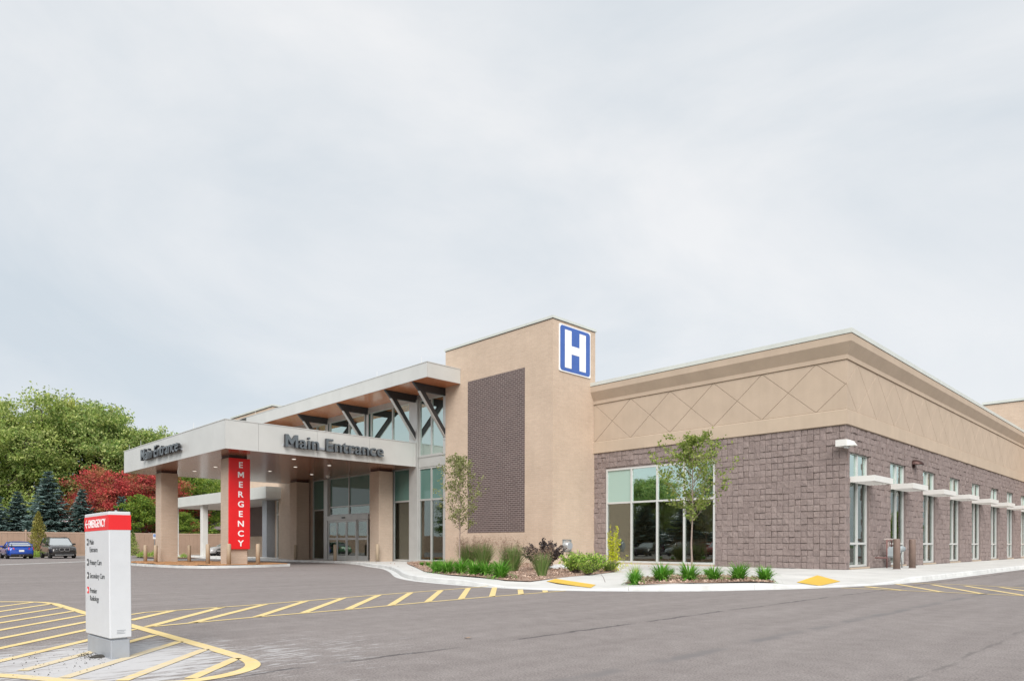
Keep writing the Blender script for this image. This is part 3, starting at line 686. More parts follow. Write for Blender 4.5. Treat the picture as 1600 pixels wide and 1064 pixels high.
# --- frieze, cornice and coping swept round the corner
def sweep(prof, mat, name, par=HB, a0=XT, b1=YEND):
    mb = MB()
    for o, z in prof: mb.v += [(a0, YW - o, z), (XW + o, YW - o, z), (XW + o, b1, z)]
    mb.f = [(i * 3 + k, i * 3 + k + 1, i * 3 + 3 + k + 1, i * 3 + 3 + k) for i in range(len(prof) - 1) for k in (0, 1)]
    return part(name, mb, mat, par)
sweep([(-.05, 9.1), (.325, 9.075), (.325, 8.905), (.285, 8.905)], 'coping_metal', 'metal_coping')
sweep([(.285, 8.91), (.285, 8.885)], 'joint_dark', 'coping_shadow_joint')
sweep([(.2, 8.886), (.3, 8.886), (.3, 8.61), (.06, 8.2), (.075, 8.195), (.075, 8.03), (.0, 8.02)], 'stucco', 'cornice')
fz = sweep([(.008, 8.03), (.008, 6.12)], 'stucco_groove', 'frieze')
sweep([(.0, 6.165), (.035, 6.165), (.075, 6.13), (.075, 5.6), (.06, 5.585), (-.1, 5.585)], 'stucco_light', 'frieze_band')
mb = MB(); mb.box(XT, XW - .02, YW + .31, YEND, 8.86, 8.93); part('roof', mb, 'concrete', HB)
def inset(poly, d):
    n = len(poly); cx = sum(p[0] for p in poly) / n; cy = sum(p[1] for p in poly) / n; L_ = []
    for i in range(n):
        a = Vector(poly[i]); b = Vector(poly[(i + 1) % n]); t = (b - a).normalized(); nn = Vector((-t.y, t.x))
        if nn.dot(Vector((cx, cy)) - a) < 0: nn = -nn
        L_.append((a + nn * d, t))
    out_ = []
    for i in range(n):
        (p, t), (r_, s) = L_[i - 1], L_[i]; den = t.x * s.y - t.y * s.x
        k = ((r_.x - p.x) * s.y - (r_.y - p.y) * s.x) / den; out_.append(p + t * k)
    return out_
def clipx(poly, lo, hi):
    for sgn, lim in ((1, lo), (-1, -hi)):
        res = []
        for i in range(len(poly)):
            a, b = poly[i - 1], poly[i]; fa, fb = sgn * a[0] - lim, sgn * b[0] - lim
            if (fa < 0) != (fb < 0):
                t = fa / (fa - fb); res.append((a[0] + (b[0] - a[0]) * t, a[1] + (b[1] - a[1]) * t))
            if fb >= 0: res.append(b)
        poly = res
        if len(poly) < 3: return []
    res = []
    for p in poly:
        if all(math.hypot(p[0] - r_[0], p[1] - r_[1]) > .03 for r_ in res): res.append(p)
    ar = abs(sum(res[i - 1][0] * res[i][1] - res[i][0] * res[i - 1][1] for i in range(len(res)))) / 2 if len(res) > 2 else 0
    return res if ar > .05 else []
FZ0, FZ1, PER = 6.165, 8.02, 2.18; ZM = (FZ0 + FZ1) / 2; HP = PER / 2
def frieze_panels(P, lo, hi, x0):
    k0 = int((lo - x0) / PER) - 2; k1 = int((hi - x0) / PER) + 2
    for k in range(k0, k1 + 1):
        c_ = x0 + k * PER
        for pl in ([(c_, FZ0), (c_ + HP, ZM), (c_, FZ1), (c_ - HP, ZM)], [(c_, FZ1), (c_ + HP, ZM), (c_ + PER, FZ1)], [(c_, FZ0), (c_ + PER, FZ0), (c_ + HP, ZM)]):
            pl = clipx(pl, lo, hi)
            if len(pl) < 3 or abs(max(p[0] for p in pl) - min(p[0] for p in pl)) < .08: continue
            pl2 = inset(pl, .008); pl3 = inset(pl, .013); n = len(pl2); mb = MB()
            mb.add([P(a, .004, z) for a, z in pl2] + [P(a, .022, z) for a, z in pl2] + [P(a, .028, z) for a, z in pl3], [(i, (i + 1) % n, n + (i + 1) % n, n + i) for i in range(n)] + [(n + i, n + (i + 1) % n, 2 * n + (i + 1) % n, 2 * n + i) for i in range(n)] + [tuple(range(2 * n, 3 * n))])
            part('panel', mb, 'stucco', fz)
frieze_panels(PF(YW), XT, XW + .028, -10.83); frieze_panels(PS(XW), YW - .0, YEND, YW + HP)

# --- wing windows
window(HB, PF(YW), [FWIN[0] + .04, -19.5, -18.06, -16.64, FWIN[1] - .04], [FWIN[2] + .05, 3.08, FWIN[3] - .04], lambda i, j: 'clear_glass' if j == 0 else ('blind_glass' if i == 0 else 'upper_glass'), .085, .2, .03, 'frame_metal', 'wide_window')
for k in range(1, 4):
    mb = MB(); mb.box((-21, -19.47, -18.03, -16.61)[k], (-19.5, -18.09, -16.67, -15.2)[k], YW + .24, YW + .26, 3.1, 4.7); part('roller_blind', mb, 'sign_white', HB)
mb = MB(); mb.box(FWIN[0], FWIN[1], YW - .06, YW + .2, .132, .195); part('window_sill', mb, 'stucco', HB)
for (a, b) in SW:
    mid = (a + b) / 2
    w_ = window(HB, PS(XW), [a + .05, mid, b - .05], [SZ[0] + .05, 1.12, 3.52, SZ[1] - .05], lambda i, j: 'clear_glass' if j < 2 else 'upper_glass', .085, .16, -.09, 'frame_metal', 'tall_window')
    mb = MB(); mb.box(XW - .2, XW + .03, a, b, .134, .2); part('sill', mb, 'stucco', w_)
    sh = MB(); y0, y1, x1 = a - .02, b - .02, XW + .88
    pbox(sh, PS(XW), y0, y1, .80, .88, 3.44, 3.66); pbox(sh, PS(XW), y0, y0 + .05, .0, .8, 3.44, 3.655); pbox(sh, PS(XW), y1 - .05, y1, .0, .8, 3.44, 3.655); pbox(sh, PS(XW), y0 + .05, y1 - .05, .0, .05, 3.44, 3.65)
    so = part('sunshade', sh, 'white_metal', HB)
    for k in range(5):
        bl = MB(); u = .1 + k * .14
        bl.extr([(XW + u, y0 + .05, 3.46), (XW + u + .012, y0 + .05, 3.45), (XW + u + .11, y0 + .05, 3.61), (XW + u + .1, y0 + .05, 3.62)], (0, y1 - y0 - .1, 0)); part('blade', bl, 'white_metal', so)
# rooms behind the wing glass
def room(pieces):
    for nm, mat, b_ in pieces: mb = MB(); mb.box(*b_); part(nm, mb, mat, HB)
room([('room_floor', 'room_floor', (XT + .1, XW - .31, YW + .31, 70, .05, .14)), ('room_ceiling', 'room_ceiling', (XT + .1, XW - .31, YW + .31, 70, 5.0, 5.1)), ('room_back_wall', 'room_wall', (XT + .1, -14.6, 33.0, 33.2, .14, 5.0)),
      ('room_side_wall', 'room_wall', (XT + .02, XT + .12, YW + .31, 33.0, .14, 5.0)), ('room_partition', 'room_wall', (-14.7, -14.5, 33.2, 70, .14, 5.0)), ('room_end_wall', 'room_wall', (-14.5, XW - .31, 69.8, 70, .14, 5.0))])
mb = MB(); mb.box(-21.6, -9.9, 74.6, 75.0, 0, 8.9); mb.box(XT, XT + .2, YW + .31, 75, 5.1, 8.9); part('rear_wall', mb, 'tan_brick', HB)

# --- tower
mb = MB(); mb.box(XTL, XT, YT, 27.06, -.1, 11.66); part('tower', mb, 'tan_brick', HB)
mb = MB(); mb.box(XTL - .05, XT + .05, YT - .05, 27.11, 11.685, 11.80); part('tower_coping', mb, 'coping_metal', HB)
mb = MB(); mb.box(XTL - .012, XT + .012, YT - .012, 27.07, 11.655, 11.69); part('tower_coping_joint', mb, 'joint_dark', HB)
mb = MB(); mb.box(-27.88, -23.62, YT - .014, YT + .05, 1.667, 9.695); part('dark_brick_panel', mb, 'dark_brick', HB)
mb = MB(); mb.tube([(XT + .02, YT + .03, .1), (XT + .02, YT + .03, .12)], .01, 4)
mb = MB(); mb.box(XT - .03, XT + .012, 26.96, 27.0, .1, 5.55); part('corner_joint_trim', mb, 'stucco_light', HB)

# --- entrance block: glazing at y = 24
def fascia_run(parent, P, cuts, z0, z1, mat, core=None, t=.035):
    for a, b in zip(cuts, cuts[1:]):
        mb = MB(); g_ = .006
        pbox(mb, P, a + g_, b - g_, 0, t, z0, z1); part('fascia_panel', mb, mat, parent)
UX0, UX1, UY = -52.0, -28.5, 21.66
mb = MB(); mb.box(UX0 + .03, UX1 - .04, UY + .04, YT - .004, 9.72, 10.44); mb.box(UX0 + .03, XTL - .004, YT - .003, 31, 9.72, 10.44); part('upper_roof_core', mb, 'joint_dark', HB)
fascia_run(HB, PF(UY + .035), [UX1 - .0 - 3.16 * k for k in range(8)][::-1][0:8], 9.70, 10.46, 'fascia_metal')
fascia_run(HB, PS(UX1 - .035), [UY + .036, YT - .004], 9.70, 10.46, 'fascia_metal')
mb = MB(); mb.box(UX0, UX1 - .04, UY + .04, YT - .005, 9.69, 9.715); mb.box(UX0, XTL - .01, YT - .004, YG + .4, 9.69, 9.715); part('upper_soffit', mb, 'wood_soffit', HB)
mb = MB(); mb.box(UX0, UX1 + .02, UY - .02, YT - .005, 10.462, 10.5); mb.box(UX0, XTL - .01, YT - .004, 31, 10.462, 10.5); part('upper_roof_edge', mb, 'fascia_metal', HB)
# clerestory above the canopy and full-height bay beside the tower
CX_ = [-49.9, -47.1, -45.7, -44.3, -43.05, -42.5, -40.0, -38.1, -37.35, -35.0, -32.95]
window(HB, PF(YG), CX_, [6.95, 9.36], lambda i, j: 'upper_glass' if i not in (4, 7) else 'spandrel_glass', .09, .14, .02, 'aluminium', 'clerestory_window')
mb = MB(); mb.box(-50.2, -29.79, YG - .01, YG + .2, 9.42, 9.69); part('clerestory_header', mb, 'aluminium', HB)
window(HB, PF(YG), [-32.26, -31.14, -30.02], [.12, 3.6, 5.42], lambda i, j: 'clear_glass' if j == 0 else 'spandrel_glass', .1, .14, .03, 'aluminium', 'tall_window')
window(HB, PF(YG), [-32.26, -31.14, -30.02], [6.12, 9.36], lambda i, j: 'upper_glass', .1, .14, .03, 'aluminium', 'tall_window')
mb = MB(); mb.box(-32.3, -29.79, YG - .05, YG + .1, 5.475, 6.065); part('spandrel_band', mb, 'aluminium', HB)
mb = MB(); mb.box(-32.3, -29.79, YG - .09, YG - .05, 6.03, 6.07); part('spandrel_ledge', mb, 'aluminium', HB)
mb = MB(); mb.box(-33.12, -32.33, YG - .13, YG + .12, -.1, 9.42); part('glazing_post', mb, 'aluminium', HB)
mb = MB(); mb.box(-29.97, -29.79, YG - .02, YG + .12, -.1, 9.42); part('glazing_jamb', mb, 'aluminium', HB)
window(HB, PF(YG), [-34.9, -33.16], [.1, 3.6, 5.5], lambda i, j: 'clear_glass' if j == 0 else 'spandrel_glass', .09, .14, .0, 'aluminium', 'lobby_window')
window(HB, PF(YG), [-44.85, -43.15], [.0, 3.42, 5.5], lambda i, j: 'clear_glass' if j == 0 else 'spandrel_glass', .09, .14, .0, 'aluminium', 'lobby_window')
window(HB, PF(YG), [-42.55, -40.02, -37.5], [3.0, 3.55, 5.5], lambda i, j: 'clear_glass' if j == 0 else 'spandrel_glass', .09, .14, .0, 'aluminium', 'door_transom')
mb = MB(); mb.box(-43.1, -42.6, YG - .12, YG + .12, -.2, 5.5); part('door_post', mb, 'aluminium', HB)
mb = MB(); mb.box(-37.45, -34.95, YG + .0, YG + .2, -.2, 5.5); part('door_side_wall', mb, 'column_brick', HB)
mb = MB(); mb.box(-50.2, -44.9, YG + .0, YG + .2, -.3, 6.9); mb.box(-50.2, -33.12, YG + .02, YG + .2, 5.56, 6.9); part('entrance_wall', mb, 'column_brick', HB)
# automatic sliding doors
dz = zg(-40) + .135
mb = MB(); mb.box(-42.58, -37.47, YG - .16, YG + .02, 2.64, 2.95); dr = part('sliding_door', mb, 'aluminium', HB)
mb = MB(); mb.box(-40.6, -40.2, YG - .2, YG - .16, 2.76, 2.84); part('motion_sensor', mb, 'black_plastic', dr)
for a, b, bo in [(-42.5, -41.3, .0), (-41.28, -40.05, -.05), (-40.03, -38.82, -.05), (-38.8, -37.55, .0)]:
    mb = MB(); P_ = PF(YG - .06 + bo)
    pbox(mb, P_, a, a + .11, 0, .05, dz, 2.63); pbox(mb, P_, b - .11, b, 0, .05, dz, 2.63)
    for z0, z1 in ((dz, dz + .32), (1.33, 1.47), (2.5, 2.63)): pbox(mb, P_, a + .11, b - .11, .004, .046, z0, z1)
    part('door_leaf', mb, 'aluminium', dr)
    for z0, z1 in ((dz + .31, 1.34), (1.46, 2.51)): p = MB(); pbox(p, P_, a + .1, b - .1, .02, .028, z0, z1); part('pane', p, 'clear_glass', dr)
P_ = PF(YG - .05)
mb = MB(); pbox(mb, P_, -38.67, -37.68, .02, .026, 1.6, 1.85); part('door_notice', mb, 'sign_red', dr)
mb = MB(); pbox(mb, P_, -42.3, -41.6, .02, .026, 1.6, 2.4); nt_ = part('door_notice', mb, 'signal_blue', dr)
mb = MB(); pbox(mb, P_, -42.2, -41.7, .028, .032, 1.85, 2.3); part('door_notice', mb, 'letter_white', dr)
for k, w in enumerate((.2, .55, .62, .45)): mb = MB(); pbox(mb, P_, -38.62, -38.62 + w, .022, .03, 2.36 - k * .13, 2.43 - k * .13); part('door_lettering', mb, 'letter_white', dr)
mb = MB(); pbox(mb, P_, -38.5, -37.95, .028, .034, 1.69, 1.76); part('door_lettering', mb, 'letter_white', dr)
# lobby interior
room([('lobby_floor', 'room_floor', (-50.1, -29.8, YG + .2, 31, -.25, -.05)), ('lobby_back_wall', 'room_wall', (-50.1, -29.8, 31, 31.2, -.2, 9.7)), ('lobby_side_wall', 'room_wall', (-50.2, -50.0, YG + .2, 31, -.2, 9.7)), ('lobby_partition', 'room_wall', (-35.2, -35.05, YG + .5, 31, -.1, 5.3)), ('lobby_side_wall', 'room_wall', (-29.9, -29.79, YG + .2, 31, -.1, 9.7)),
      ('lobby_ceiling', 'room_ceiling', (-50, -30, YG + .3, 30.9, 5.5, 5.6)), ('lobby_rear_roof', 'concrete', (-50.1, -29.79, 26.9, 31.3, 9.5, 9.69))])
# steel brackets under the upper roof
for bx in (-29.9, -32.55, -37.72, -42.78, -47.9):
    mb = MB(); w = .075; yf = UY + .1
    mb.extr([(bx - w, YG - .05, 9.68), (bx - w, yf, 9.68), (bx - w, yf + .42, 9.27), (bx - w, YG - .05, 9.27)], (2 * w, 0, 0))
    b_ = part('bracket_arm', mb, 'bracket_steel', HB)
    mb = MB(); mb.extr([(bx - w + .01, yf + .42, 9.268), (bx - w + .01, yf + .80, 9.268), (bx - w + .01, YG - .06, 7.42), (bx - w + .01, YG - .06, 6.98)], (2 * w - .02, 0, 0)); part('strut', mb, 'bracket_steel', b_)
    mb = MB(); mb.extr([(bx - w - .01, yf + .40, 9.262), (bx - w - .01, yf + .46, 9.262), (bx - w - .01, YG - .06, 7.03), (bx - w - .01, YG - .06, 6.96)], (2 * w + .02, 0, 0)); part('strut_flange', mb, 'aluminium', b_)
    mb = MB(); mb.box(bx - .12, bx + .12, YG - .055, YG - .015, 6.85, 9.55); part('bracket_plate', mb, 'aluminium', b_)
# --- left wing behind the far canopy, taller blocks further back
mb = MB(); mb.box(-65, -50.25, 28, 30, -.3, 8.2); part('left_wing', mb, 'tan_brick', HB)
mb = MB(); mb.box(-64.6, -54.6, 27.975, 28.05, 1.75, 5.2); part('dark_brick_panel', mb, 'dark_brick', HB)
mb = MB(); mb.box(-74.3, -64.5, 30.2, 45, -.3, 14.45); part('rear_block', mb, 'tan_brick', HB)
mb = MB(); mb.box(-74.4, -64.4, 30.1, 45.1, 14.5, 14.66); part('rear_block_coping', mb, 'coping_metal', HB)
mb = MB(); mb.box(-74.33, -64.47, 30.17, 45.05, 14.44, 14.51); part('coping_joint', mb, 'joint_dark', HB)
mb = MB(); mb.box(-12.35, -3.5, 62, 73, -.1, 11.62); part('far_block', mb, 'tan_brick', HB)
mb = MB(); mb.box(-12.45, -3.4, 61.9, 73.1, 11.66, 11.84); part('far_block_coping', mb, 'coping_metal', HB)
mb = MB(); mb.box(-12.37, -3.48, 61.98, 73.02, 11.61, 11.67); part('coping_joint', mb, 'joint_dark', HB)
# vestibule under the far canopy
mb = MB(); mb.box(-53.15, -52.35, 24.05, 24.9, -.3, 4.47); part('pier', mb, 'sign_grey', HB)
mb = MB(); mb.box(-52.3, -51.75, 24.7, 25.2, -.3, 4.47); part('pier', mb, 'column_brick', HB)
window(HB, PF(24.6), [-51.7, -50.62, -50.28], [-.05, 3.35, 4.4], lambda i, j: 'clear_glass', .1, .14, .02, 'white_metal', 'vestibule_window')
mb = MB(); mb.box(-53, -50.3, 27.0, 27.1, -.2, 4.4); part('vestibule_wall', mb, 'room_wall', HB)

# ================================================================== ENTRANCE CANOPY
CX0, CX1, CY = -48.5, -32.43, 12.88; CZ0, CZ1 = 5.53, 6.885
EC = thing('entrance_canopy', 'wide grey metal drive-through canopy with brown soffit on four brick columns', 'canopy', (-40.4, 18.4, 0))
mb = MB(); mb.box(CX0 + .04, CX1 - .04, CY + .04, YG - .14, CZ0 + .03, CZ1 - .02); part('canopy_core', mb, 'joint_dark', EC)
fascia_run(EC, PF(CY + .035), [CX0, -46.85, -43.6, -40.4, -37.2, -33.95, CX1 - .04], CZ0, CZ1, 'fascia_metal')
fascia_run(EC, PS(CX1 - .035), [CY + .0, 14.48, 17.6, 20.73, 23.66, YG - .14], CZ0, CZ1, 'fascia_metal')
mb = MB(); mb.box(CX0, CX0 + .035, CY + .04, YG - .14, CZ0, CZ1); part('fascia_panel', mb, 'fascia_metal', EC)
mb = MB(); mb.box(CX0 - .02, CX1 + .02, CY - .02, YG - .14, CZ1 + .002, CZ1 + .04); part('roof_edge', mb, 'fascia_metal', EC)
mb = MB(); mb.box(CX0 + .06, CX1 - .06, CY + .06, YG - .15, CZ0 + .005, CZ0 + .028); part('soffit', mb, 'wood_soffit_low', EC)
for (x0, y0) in ((-46.1, 14.02), (-35.7, 13.95), (-46.1, 22.88), (-35.72, 22.85)):
    mb = MB(); mb.cbox(x0, x0 + 1.0, y0, y0 + .98, -.25, 5.40, .012); c_ = part('column', mb, 'column_brick', EC)
    mb = MB(); mb.box(x0 + .03, x0 + .97, y0 + .03, y0 + .95, 5.40, CZ0 + .006); part('column_collar', mb, 'lamp_bronze', c_)
for (x, y) in [(-34.0, 17.1), (-37.4, 15.6), (-37.4, 18.9), (-40.7, 15.6), (-40.7, 18.9), (-44, 15.6), (-44, 18.9), (-35.3, 19.9), (-40.7, 21.7)]:
    mb = MB(); mb.lathe([(.13, -.012), (.13, 0)], 14, (x, y, CZ0)); l_ = part('downlight', mb, 'white_metal', EC)
    mb = MB(); mb.lathe([(.095, -.018), (.095, -.013)], 14, (x, y, CZ0)); part('lens', mb, 'lamp_glow', l_)
mb = MB(); mb.lathe([(.03, -.2), (.1, -.17), (.14, -.1), (.15, -.03), (.15, 0)], 14, (-40.6, 22.8, CZ0)); part('camera_dome', mb, 'white_metal', EC, True)
for (x, y) in [(-48.2, 13.1), (-45.5, 13.0), (-41.0, 13.0), (-36.8, 13.0)]:
    mb = MB(); mb.tube([(x, y, CZ1), (x, y, CZ1 + .42)], [.012, .006], 6); part('lightning_rod', mb, 'white_metal', EC)
for (x, y, z) in [(-29.3, 21.9, 10.5), (-33.5, 21.9, 10.5), (-49.6, 21.9, 10.5)]:
    mb = MB(); mb.tube([(x, y, z), (x, y, z + .42)], [.012, .006], 6); part('lightning_rod', mb, 'white_metal', HB)

# far canopy
AC = thing('ambulance_canopy', 'smaller pale flat canopy with white square post, seen behind the entrance columns', 'canopy', (-60, 25, 0))
mb = MB(); mb.box(-72, -49.8, 22.83, 27.97, 4.5, 5.34); part('canopy_core', mb, 'white_metal', AC)
fascia_run(AC, PF(22.83), [-72, -66.4, -60.9, -55.3, -49.78], 4.48, 5.37, 'fascia_white'); fascia_run(AC, PS(-49.8), [22.8, 25.4, 27.97], 4.48, 5.37, 'fascia_white')
for x in (-63.75, -71.2):
    mb = MB(); mb.cbox(x, x + .5, 23.1, 23.6, -.25, 4.5, .015); part('post', mb, 'white_metal', AC)

# ================================================================== SIGNS
HS = thing('hospital_sign', 'blue square sign with a large white H high on the brick tower', 'sign', (XT, 25.48, 10.4))
def rrect(a0, a1, z0, z1, r_, n=5):
    pts_ = []
    for cx, cz, s in ((a1 - r_, z1 - r_, 0), (a0 + r_, z1 - r_, 1), (a0 + r_, z0 + r_, 2), (a1 - r_, z0 + r_, 3)):
        for k in range(n + 1): w = math.pi / 2 * (s + k / n); pts_.append((cx + r_ * math.cos(w), cz + r_ * math.sin(w)))
    return pts_
for pl, b0, b1, mt, nm in ((rrect(24.32, 26.63, 9.285, 11.53, .06), .004, .05, 'letter_white', 'backing_panel'), (rrect(24.37, 26.58, 9.335, 11.48, .16), .052, .056, 'h_blue', 'blue_field')):
    mb = MB().extr([(XT + b0, a, z) for a, z in pl], (b1 - b0, 0, 0)); part(nm, mb, mt, HS)
mb = MB(); P_ = PS(XT)
for a0, a1, z0, z1 in ((24.70, 25.18, 9.50, 11.31), (25.77, 26.25, 9.50, 11.31), (25.18, 25.77, 10.2, 10.6)): pbox(mb, P_, a0, a1, .058, .064, z0, z1)
part('letter', mb, 'letter_white', HS)

def channel_letters(nm, label, fr, width, loc):
    t = thing(nm, label, 'sign', loc)
    loc_ = Matrix.Translation(-Vector(loc))
    text(t, 'Main Entrance', .92, .16, 'letter_black', loc_ @ fr @ Matrix.Translation((0, 0, .10)), 0, 0, width, .010)
    text(t, 'Main Entrance', .92, .01, 'letter_face', loc_ @ fr @ Matrix.Translation((0, 0, .262)), 0, 0, width, .005, 'letter_front')
    mb = MB(); P0 = [fr @ Vector(p) for p in ((.05, .06, .0), (width - .05, .06, .0), (width - .05, .16, .0), (.05, .16, .0))]; d_ = (fr.to_3x3() @ Vector((0, 0, .1)))
    mb.extr([tuple(p) for p in P0], d_); part('raceway', mb, 'sign_grey', t); return t
channel_letters('letter_sign', 'dark raised Main Entrance letters on the long canopy side facing right', FR_S(CX1, 15.68, 5.87), 5.8, (CX1, 18.5, 5.87))
channel_letters('letter_sign', 'dark raised Main Entrance letters on the canopy end above the left columns', FR_F(-44.3, CY, 5.93), 6.3, (-41, CY, 5.93))

ES = thing('emergency_sign', 'tall red panel reading EMERGENCY downwards on the canopy column', 'sign', (-34.7, 14.46, .78))
mb = MB(); mb.cbox(-34.69, -34.57, 13.93, 15.0, .79, 5.38, .01); part('red_panel', mb, 'emergency_red', ES)
for i, ch in enumerate('EMERGENCY'):
    b = bounds(glyph(ch, .42, .012, .018)); me = glyph(ch, .42, .012, .018).copy(); me.materials.clear(); me.materials.append(MATS['letter_white'])
    o = link('letter', me, ES); o.scale = (1, 1, 1); o.matrix_local = Matrix.Translation((.13, .06, 5.06 - i * .4955 - .15 - .78)) @ FR_S(0, 0, 0) @ Matrix.Translation((-(b[0] + b[1]) / 2 * 1.08, 0, .006)) @ Matrix.Diagonal((1.08, 1, 1, 1))

# wayfinding pylon in the foreground
WS = thing('wayfinding_sign', 'white wayfinding pylon with red EMERGENCY band on a grey plinth', 'sign', (-7.17, 1.79, 0))
WS.rotation_euler = (R(.35), R(-.75), R(2.0))
WL, WD = .76, .187
mb = MB(); mb.cbox(-WL + .012, -.012, .012, WD - .012, -.02, .175, .006); part('plinth', mb, 'sign_grey', WS, world=False)
mb = MB(); mb.cbox(-WL + .03, -.03, .03, WD - .03, .17, .2, .003); part('plinth_neck', mb, 'sign_grey', WS, world=False)
mb = MB(); mb.cbox(-WL, 0, 0, WD, .193, 1.376, .006); part('cabinet', mb, 'sign_white', WS, world=False)
mb = MB(); mb.box(-WL - .002, .002, -.002, WD + .002, 1.205, 1.345); rb = part('red_band', mb, 'sign_red', WS, world=False)
for x in (-.55, -.1): mb = MB(); mb.lathe([(.014, 0), (.014, .012), (.006, .018)], 8, (x, .09, 1.376)); part('lifting_bolt', mb, 'galvanised', WS, world=False)
fr = FR_F(0, 0, 0)
def arrow(x, z, s, left=True):
    mb = MB(); k = -1 if left else 1
    q = [(x, z), (x + .5 * s, z + .5 * s), (x + .5 * s, z + .34 * s), (x + .26 * s, z + .07 * s), (x + s, z + .07 * s), (x + s, z - .07 * s), (x + .26 * s, z - .07 * s), (x + .5 * s, z - .34 * s), (x + .5 * s, z - .5 * s)]
    for tri in ((0, 1, 2, 3), (0, 3, 6, 7), (0, 7, 8), (3, 4, 5, 6)): mb.extr([(q[i][0], -.0035, q[i][1]) for i in tri], (0, -.002, 0))
    return mb
part('arrow', arrow(-.725, 1.275, .09), 'letter_white', WS, world=False)
text(WS, 'EMERGENCY', .108, .003, 'letter_white', fr @ Matrix.Translation((0, 0, .0025)), -.62, 1.238, .53, .008)
rows = [('Main', 1.075), ('Entrance', 1.0), ('Primary Care', .875), ('Secondary Care', .745), ('Premier', .60), ('Radiology', .525)]
wd = {'Main': .135, 'Entrance': .255, 'Primary Care': .375, 'Secondary Care': .465, 'Premier': .225, 'Radiology': .285}
for s, z in rows: text(WS, s, .072, .002, 'print_grey', fr @ Matrix.Translation((0, 0, .0005)), -.60, z, wd[s], .0)
for z, mt in ((1.1, 'letter_black'), (.9, 'letter_black'), (.77, 'letter_black'), (.625, 'sign_red')):
    mb = MB(); mb.box(-.685, -.635, -.003, 0, z - .032, z + .032); ic = part('icon', mb, mt, WS, world=False)
    mb = MB(); mb.box(-.668, -.645, -.0055, -.0035, z - .005, z + .005); mb.extr([(-.68, -.0035, z), (-.662, -.0035, z + .02), (-.662, -.0035, z - .02)], (0, -.002, 0)); part('arrow', mb, 'letter_white', ic, world=False)
for k in range(3):
    mb = MB(); mb.box(.0005, .002, .06, .06 + (.075, .06, .07)[k], .262 - k * .014, .267 - k * .014); part('small_print', mb, 'sign_grey', WS, world=False)
# loose soil and grit at the plinth
C_ = np.stack([-7.45 + nrg.normal(0, .12, 160), 1.70 + nrg.normal(0, .05, 160), np.full(160, .012)], 1); C_ = np.concatenate([C_, np.stack([nrg.uniform(-8.1, -6.6, 120), nrg.uniform(1.0, 1.75, 120), np.full(120, .008)], 1)])
tag(link('grit', quads_mesh('grit', leaves(C_, .012, .8), 'soil_dark'), None, (0, 0, 0)), 'dark soil crumbs scattered at the pylon plinth', 'soil', kind='stuff')
mb = MB(); mb.lathe([(.075, 0), (.055, .014), (.03, .022), (.01, .024)], 12, (-7.42, 1.755, .0)); solo('soil_heap', mb, 'soil_dark', 'small dark heap of soil against the pylon plinth', 'soil', smooth=True)

# ================================================================== SMALL FIXTURES
def bollard(loc, h, r_, mat, label, group, cap=True):
    t = thing('bollard', label, 'bollard', loc, 0, group)
    prof = [(r_, 0), (r_, h - .03), (r_ * .93, h - .008), (r_ * .6, h)] if not cap else [(r_, 0), (r_, h - r_ * .45), (r_ * .88, h - r_ * .2), (r_ * .55, h - r_ * .05), (r_ * .1, h)]
    o = part('sleeve', MB().lathe(prof, 18), mat, t, True, False)
    part('base_collar', MB().lathe([(r_ * 1.12, 0), (r_ * 1.1, .02), (r_ * 1.02, .03)], 18), 'block_joint', t, False, False); return t
bollard((-8.64, 29.2, .13), 1.17, .125, 'bollard_brown', 'dark brown steel bollard nearer the gas meter', 'bollards by the gas meter', False)
bollard((-8.6, 31.0, .13), 1.17, .125, 'bollard_brown', 'dark brown steel bollard beyond the gas meter, the farther of two', 'bollards by the gas meter', False)
G = 'tan bollards guarding the canopy columns'
for x, y, l_ in [(-46.5, 13.55, 'tan bollard left of the leftmost canopy column'), (-44.7, 13.6, 'tan bollard just right of the leftmost canopy column front'), (-44.6, 15.5, 'tan bollard behind the leftmost canopy column'),
               (-36.2, 13.5, 'tan bollard left of the red EMERGENCY column'), (-34.15, 13.75, 'tan bollard in front of the red EMERGENCY panel'), (-34.2, 15.25, 'tan bollard right of the red EMERGENCY panel')]:
    bollard((x, y, zg(x) + .1), 1.07, .105, 'bollard_tan', l_, G)
for x, y, l_ in [(-39.6, 22.75, 'tan bollard in front of the sliding doors'), (-34.5, 22.6, 'tan bollard at the corner of the column beside the doors'), (-44.9, 22.7, 'tan bollard at the column left of the doors')]:
    bollard((x, y, zg(x) + .13), 1.05, .105, 'bollard_tan', l_, G)

# wall lights
t = thing('wall_light', 'white box-shaped wall light on the corner of the block wing', 'wall light', (-9.7, 26.75, 4.75))
mb = MB(); mb.hull([(x, y, z) for x in (-9.95, -9.55) for y in (26.56, 26.985) for z in (4.73, 4.97)] + [(-9.3, 26.7, 4.74), (-9.3, 26.95, 4.74), (-9.42, 26.7, 4.92), (-9.42, 26.95, 4.92)]); part('housing', mb, 'white_metal', t)
mb = MB(); mb.lathe([(.04, -.02), (.10, .0), (.13, .05), (.13, .07)], 14, (-9.62, 26.74, 4.66)); part('camera_dome', mb, 'galvanised', t, True)
mb = MB(); mb.tube([(-9.66, 26.96, 4.7), (-9.66, 26.965, 4.2)], .012, 6); part('conduit', mb, 'bollard_brown', t)
t = thing('wall_light', 'dark bronze dome wall light above the second tall window gap', 'wall light', (XW, 35.2, 4.75))
mb = MB(); n_ = 10; prof = []
vs = []; fs = []
